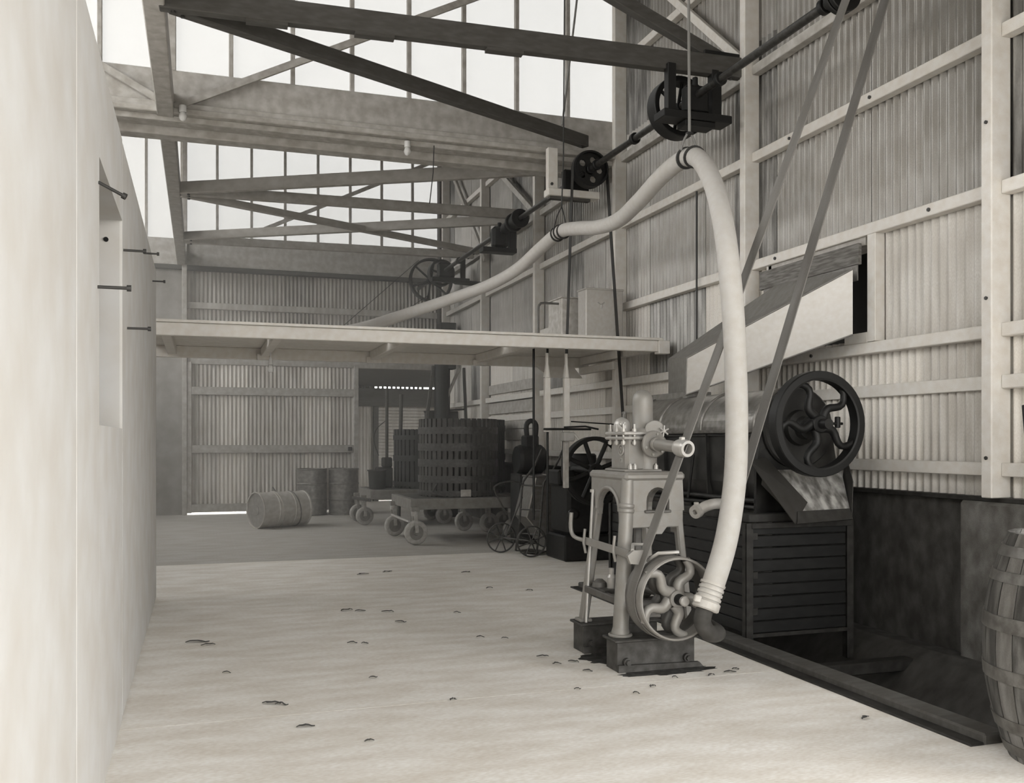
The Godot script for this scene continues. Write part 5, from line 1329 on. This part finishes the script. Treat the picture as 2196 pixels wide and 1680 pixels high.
func build_litter() -> void:
	rng.seed = 7
	var spots := [[-0.02, 6.87, 0.16], [0.05, 6.75, 0.1], [0.36, 5.14, 0.1], [0.41, 5.1, 0.07], [0.49, 4.67, 0.09], [0.97, 5.5, 0.05], [1.47, 7.13, 0.09], [1.15, 7.76, 0.12], [1.25, 7.7, 0.1], [2.11, 5.69, 0.08], [2.13, 5.48, 0.06], [2.25, 5.5, 0.07], [2.24, 5.25, 0.06], [2.69, 9.6, 0.12], [2.61, 8.5, 0.08], [2.93, 8.25, 0.08], [2.67, 4.94, 0.04], [2.9, 4.92, 0.06], [3.05, 4.95, 0.08], [3.19, 3.91, 0.06], [2.02, 4.88, 0.04], [1.99, 7.37, 0.06], [1.46, 7.6, 0.1], [1.0, 6.5, 0.07], [1.08, 6.45, 0.05], [2.3, 4.7, 0.04], [2.45, 4.8, 0.05], [3.12, 5.0, 0.05], [0.15, 5.9, 0.05], [1.3, 4.9, 0.05], [1.9, 6.4, 0.06], [2.05, 6.3, 0.05], [0.75, 4.35, 0.05], [1.62, 9.8, 0.14], [1.9, 9.9, 0.12]]
	for p in spots:
		var l: float = p[2]
		var a := rng.randf_range(-0.5, 0.5)
		var b := Basis(Vector3.UP, a)
		var s := S.new()
		var c := V(p[0], 0.004, p[1])
		var prev := []
		for i in 7:
			var f := i / 6.0
			var wd := 0.006 + l * 0.34 * sin(PI * clampf(f, 0.04, 0.96)) * rng.randf_range(0.6, 1.2)
			var mid := c + b * Vector3((f - 0.5) * l, 0.006 * sin(f * PI * rng.randf_range(0.8, 1.6)), rng.randf_range(-0.1, 0.1) * l)
			var row := [mid + b * Vector3(0, 0.004, -wd * 0.5), mid, mid + b * Vector3(0, 0.005, wd * 0.5)]
			if prev:
				for j in 2:
					s.quad(prev[j], row[j], row[j + 1], prev[j + 1], Vector3.UP)
			prev = row
		single("leaf_scrap", "dark shrivelled leaf scrap lying on the pale concrete floor", "leaf", s, M.leaf, "leaf scraps on the floor", c)


func grease(label: String, cx: float, cz: float, rx: float, rz: float, sd: int) -> void:
	# spilt grease with a ragged outline, a thin skin on the concrete
	rng.seed = sd
	var poly := PackedVector2Array()
	var edge := 1.0
	for k in 48:
		edge = lerpf(edge, rng.randf_range(0.62, 1.15), 0.55)
		var t := TAU * k / 48.0
		poly.append(Vector2(cos(t) * rx * edge, sin(t) * rz * edge))
	single("grease_stain", label, "stain", S.new().prism(poly, V(cx, 0.0006, cz), Basis(Vector3.RIGHT, Vector3.FORWARD, Vector3.UP), 0.0012), M.grease, "", V(cx, 0, cz))


func _ready() -> void:
	var cam := Camera3D.new()
	cam.name = "camera"
	cam.projection = Camera3D.PROJECTION_FRUSTUM
	cam.near = 0.05
	cam.far = 200.0
	cam.size = 0.05 * 1680.0 / 2000.0
	cam.frustum_offset = Vector2(0, 0.05 * 105.0 / 2000.0)
	cam.position = Vector3(0, 1.41, 0)
	cam.rotation.y = -atan(668.0 / 2000.0)
	add_child(cam)

	var sky_mat := ProceduralSkyMaterial.new()
	sky_mat.sky_top_color = Color(0.93, 0.93, 0.92)
	sky_mat.sky_horizon_color = Color(0.95, 0.945, 0.935)
	sky_mat.ground_bottom_color = Color(0.6, 0.59, 0.57)
	sky_mat.ground_horizon_color = Color(0.75, 0.74, 0.72)
	sky_mat.sun_angle_max = 1.0
	var sky := Sky.new()
	sky.sky_material = sky_mat
	var env := Environment.new()
	env.background_mode = Environment.BG_SKY
	env.sky = sky
	env.background_energy_multiplier = 7.6
	env.tonemap_mode = Environment.TONE_MAPPER_LINEAR
	env.tonemap_exposure = 1.1
	env.volumetric_fog_enabled = true
	env.volumetric_fog_density = 0.0
	env.volumetric_fog_albedo = Color(0.97, 0.96, 0.94)
	env.sdfgi_enabled = true
	env.ssao_enabled = true
	env.ssil_enabled = true
	var we := WorldEnvironment.new()
	we.name = "environment"
	we.environment = env
	add_child(we)

	make_materials()
	build_shell()
	var g := setting("ground_outside")
	part(g, "yard", S.new().span(V(-60, -0.4, -60), V(60, -0.22, -3.05)), M.gravel)
	part(g, "yard", S.new().span(V(-60, -0.4, 18.95), V(60, -0.22, 80)), M.gravel)
	part(g, "yard", S.new().span(V(5.02, -0.4, -3.05), V(60, -0.22, 18.95)), M.gravel)
	part(g, "yard", S.new().span(V(-60, -0.4, -3.05), V(-3.6, -0.22, 18.95)), M.gravel)
	var haze := FogVolume.new()  # added fog box, standing in for veiling glare from the windows
	haze.name = "glare_haze"
	haze.size = Vector3(7.8, 5.1, 8.9)
	haze.position = V(0.7, 2.56, 14.05)
	haze.set_meta("kind", "stuff")
	haze.set_meta("label", "pale haze added in the far half of the hall for the glare of the glazing")
	haze.set_meta("category", "haze")
	var fm := FogMaterial.new()
	fm.density = 0.034
	fm.albedo = Color(0.97, 0.96, 0.94)
	haze.material = fm
	add_child(haze)
	build_overhead()
	build_platform()
	build_hose()
	build_pump()
	build_crusher()
	build_barrel()
	build_far_things()
	build_litter()
	grease("dark grease stain on the floor in front of the pump's near sole beam", 2.7, 5.1, 0.36, 0.09, 3)
	grease("dark grease stain on the floor between the pump's sole beams", 2.52, 5.52, 0.2, 0.2, 5)
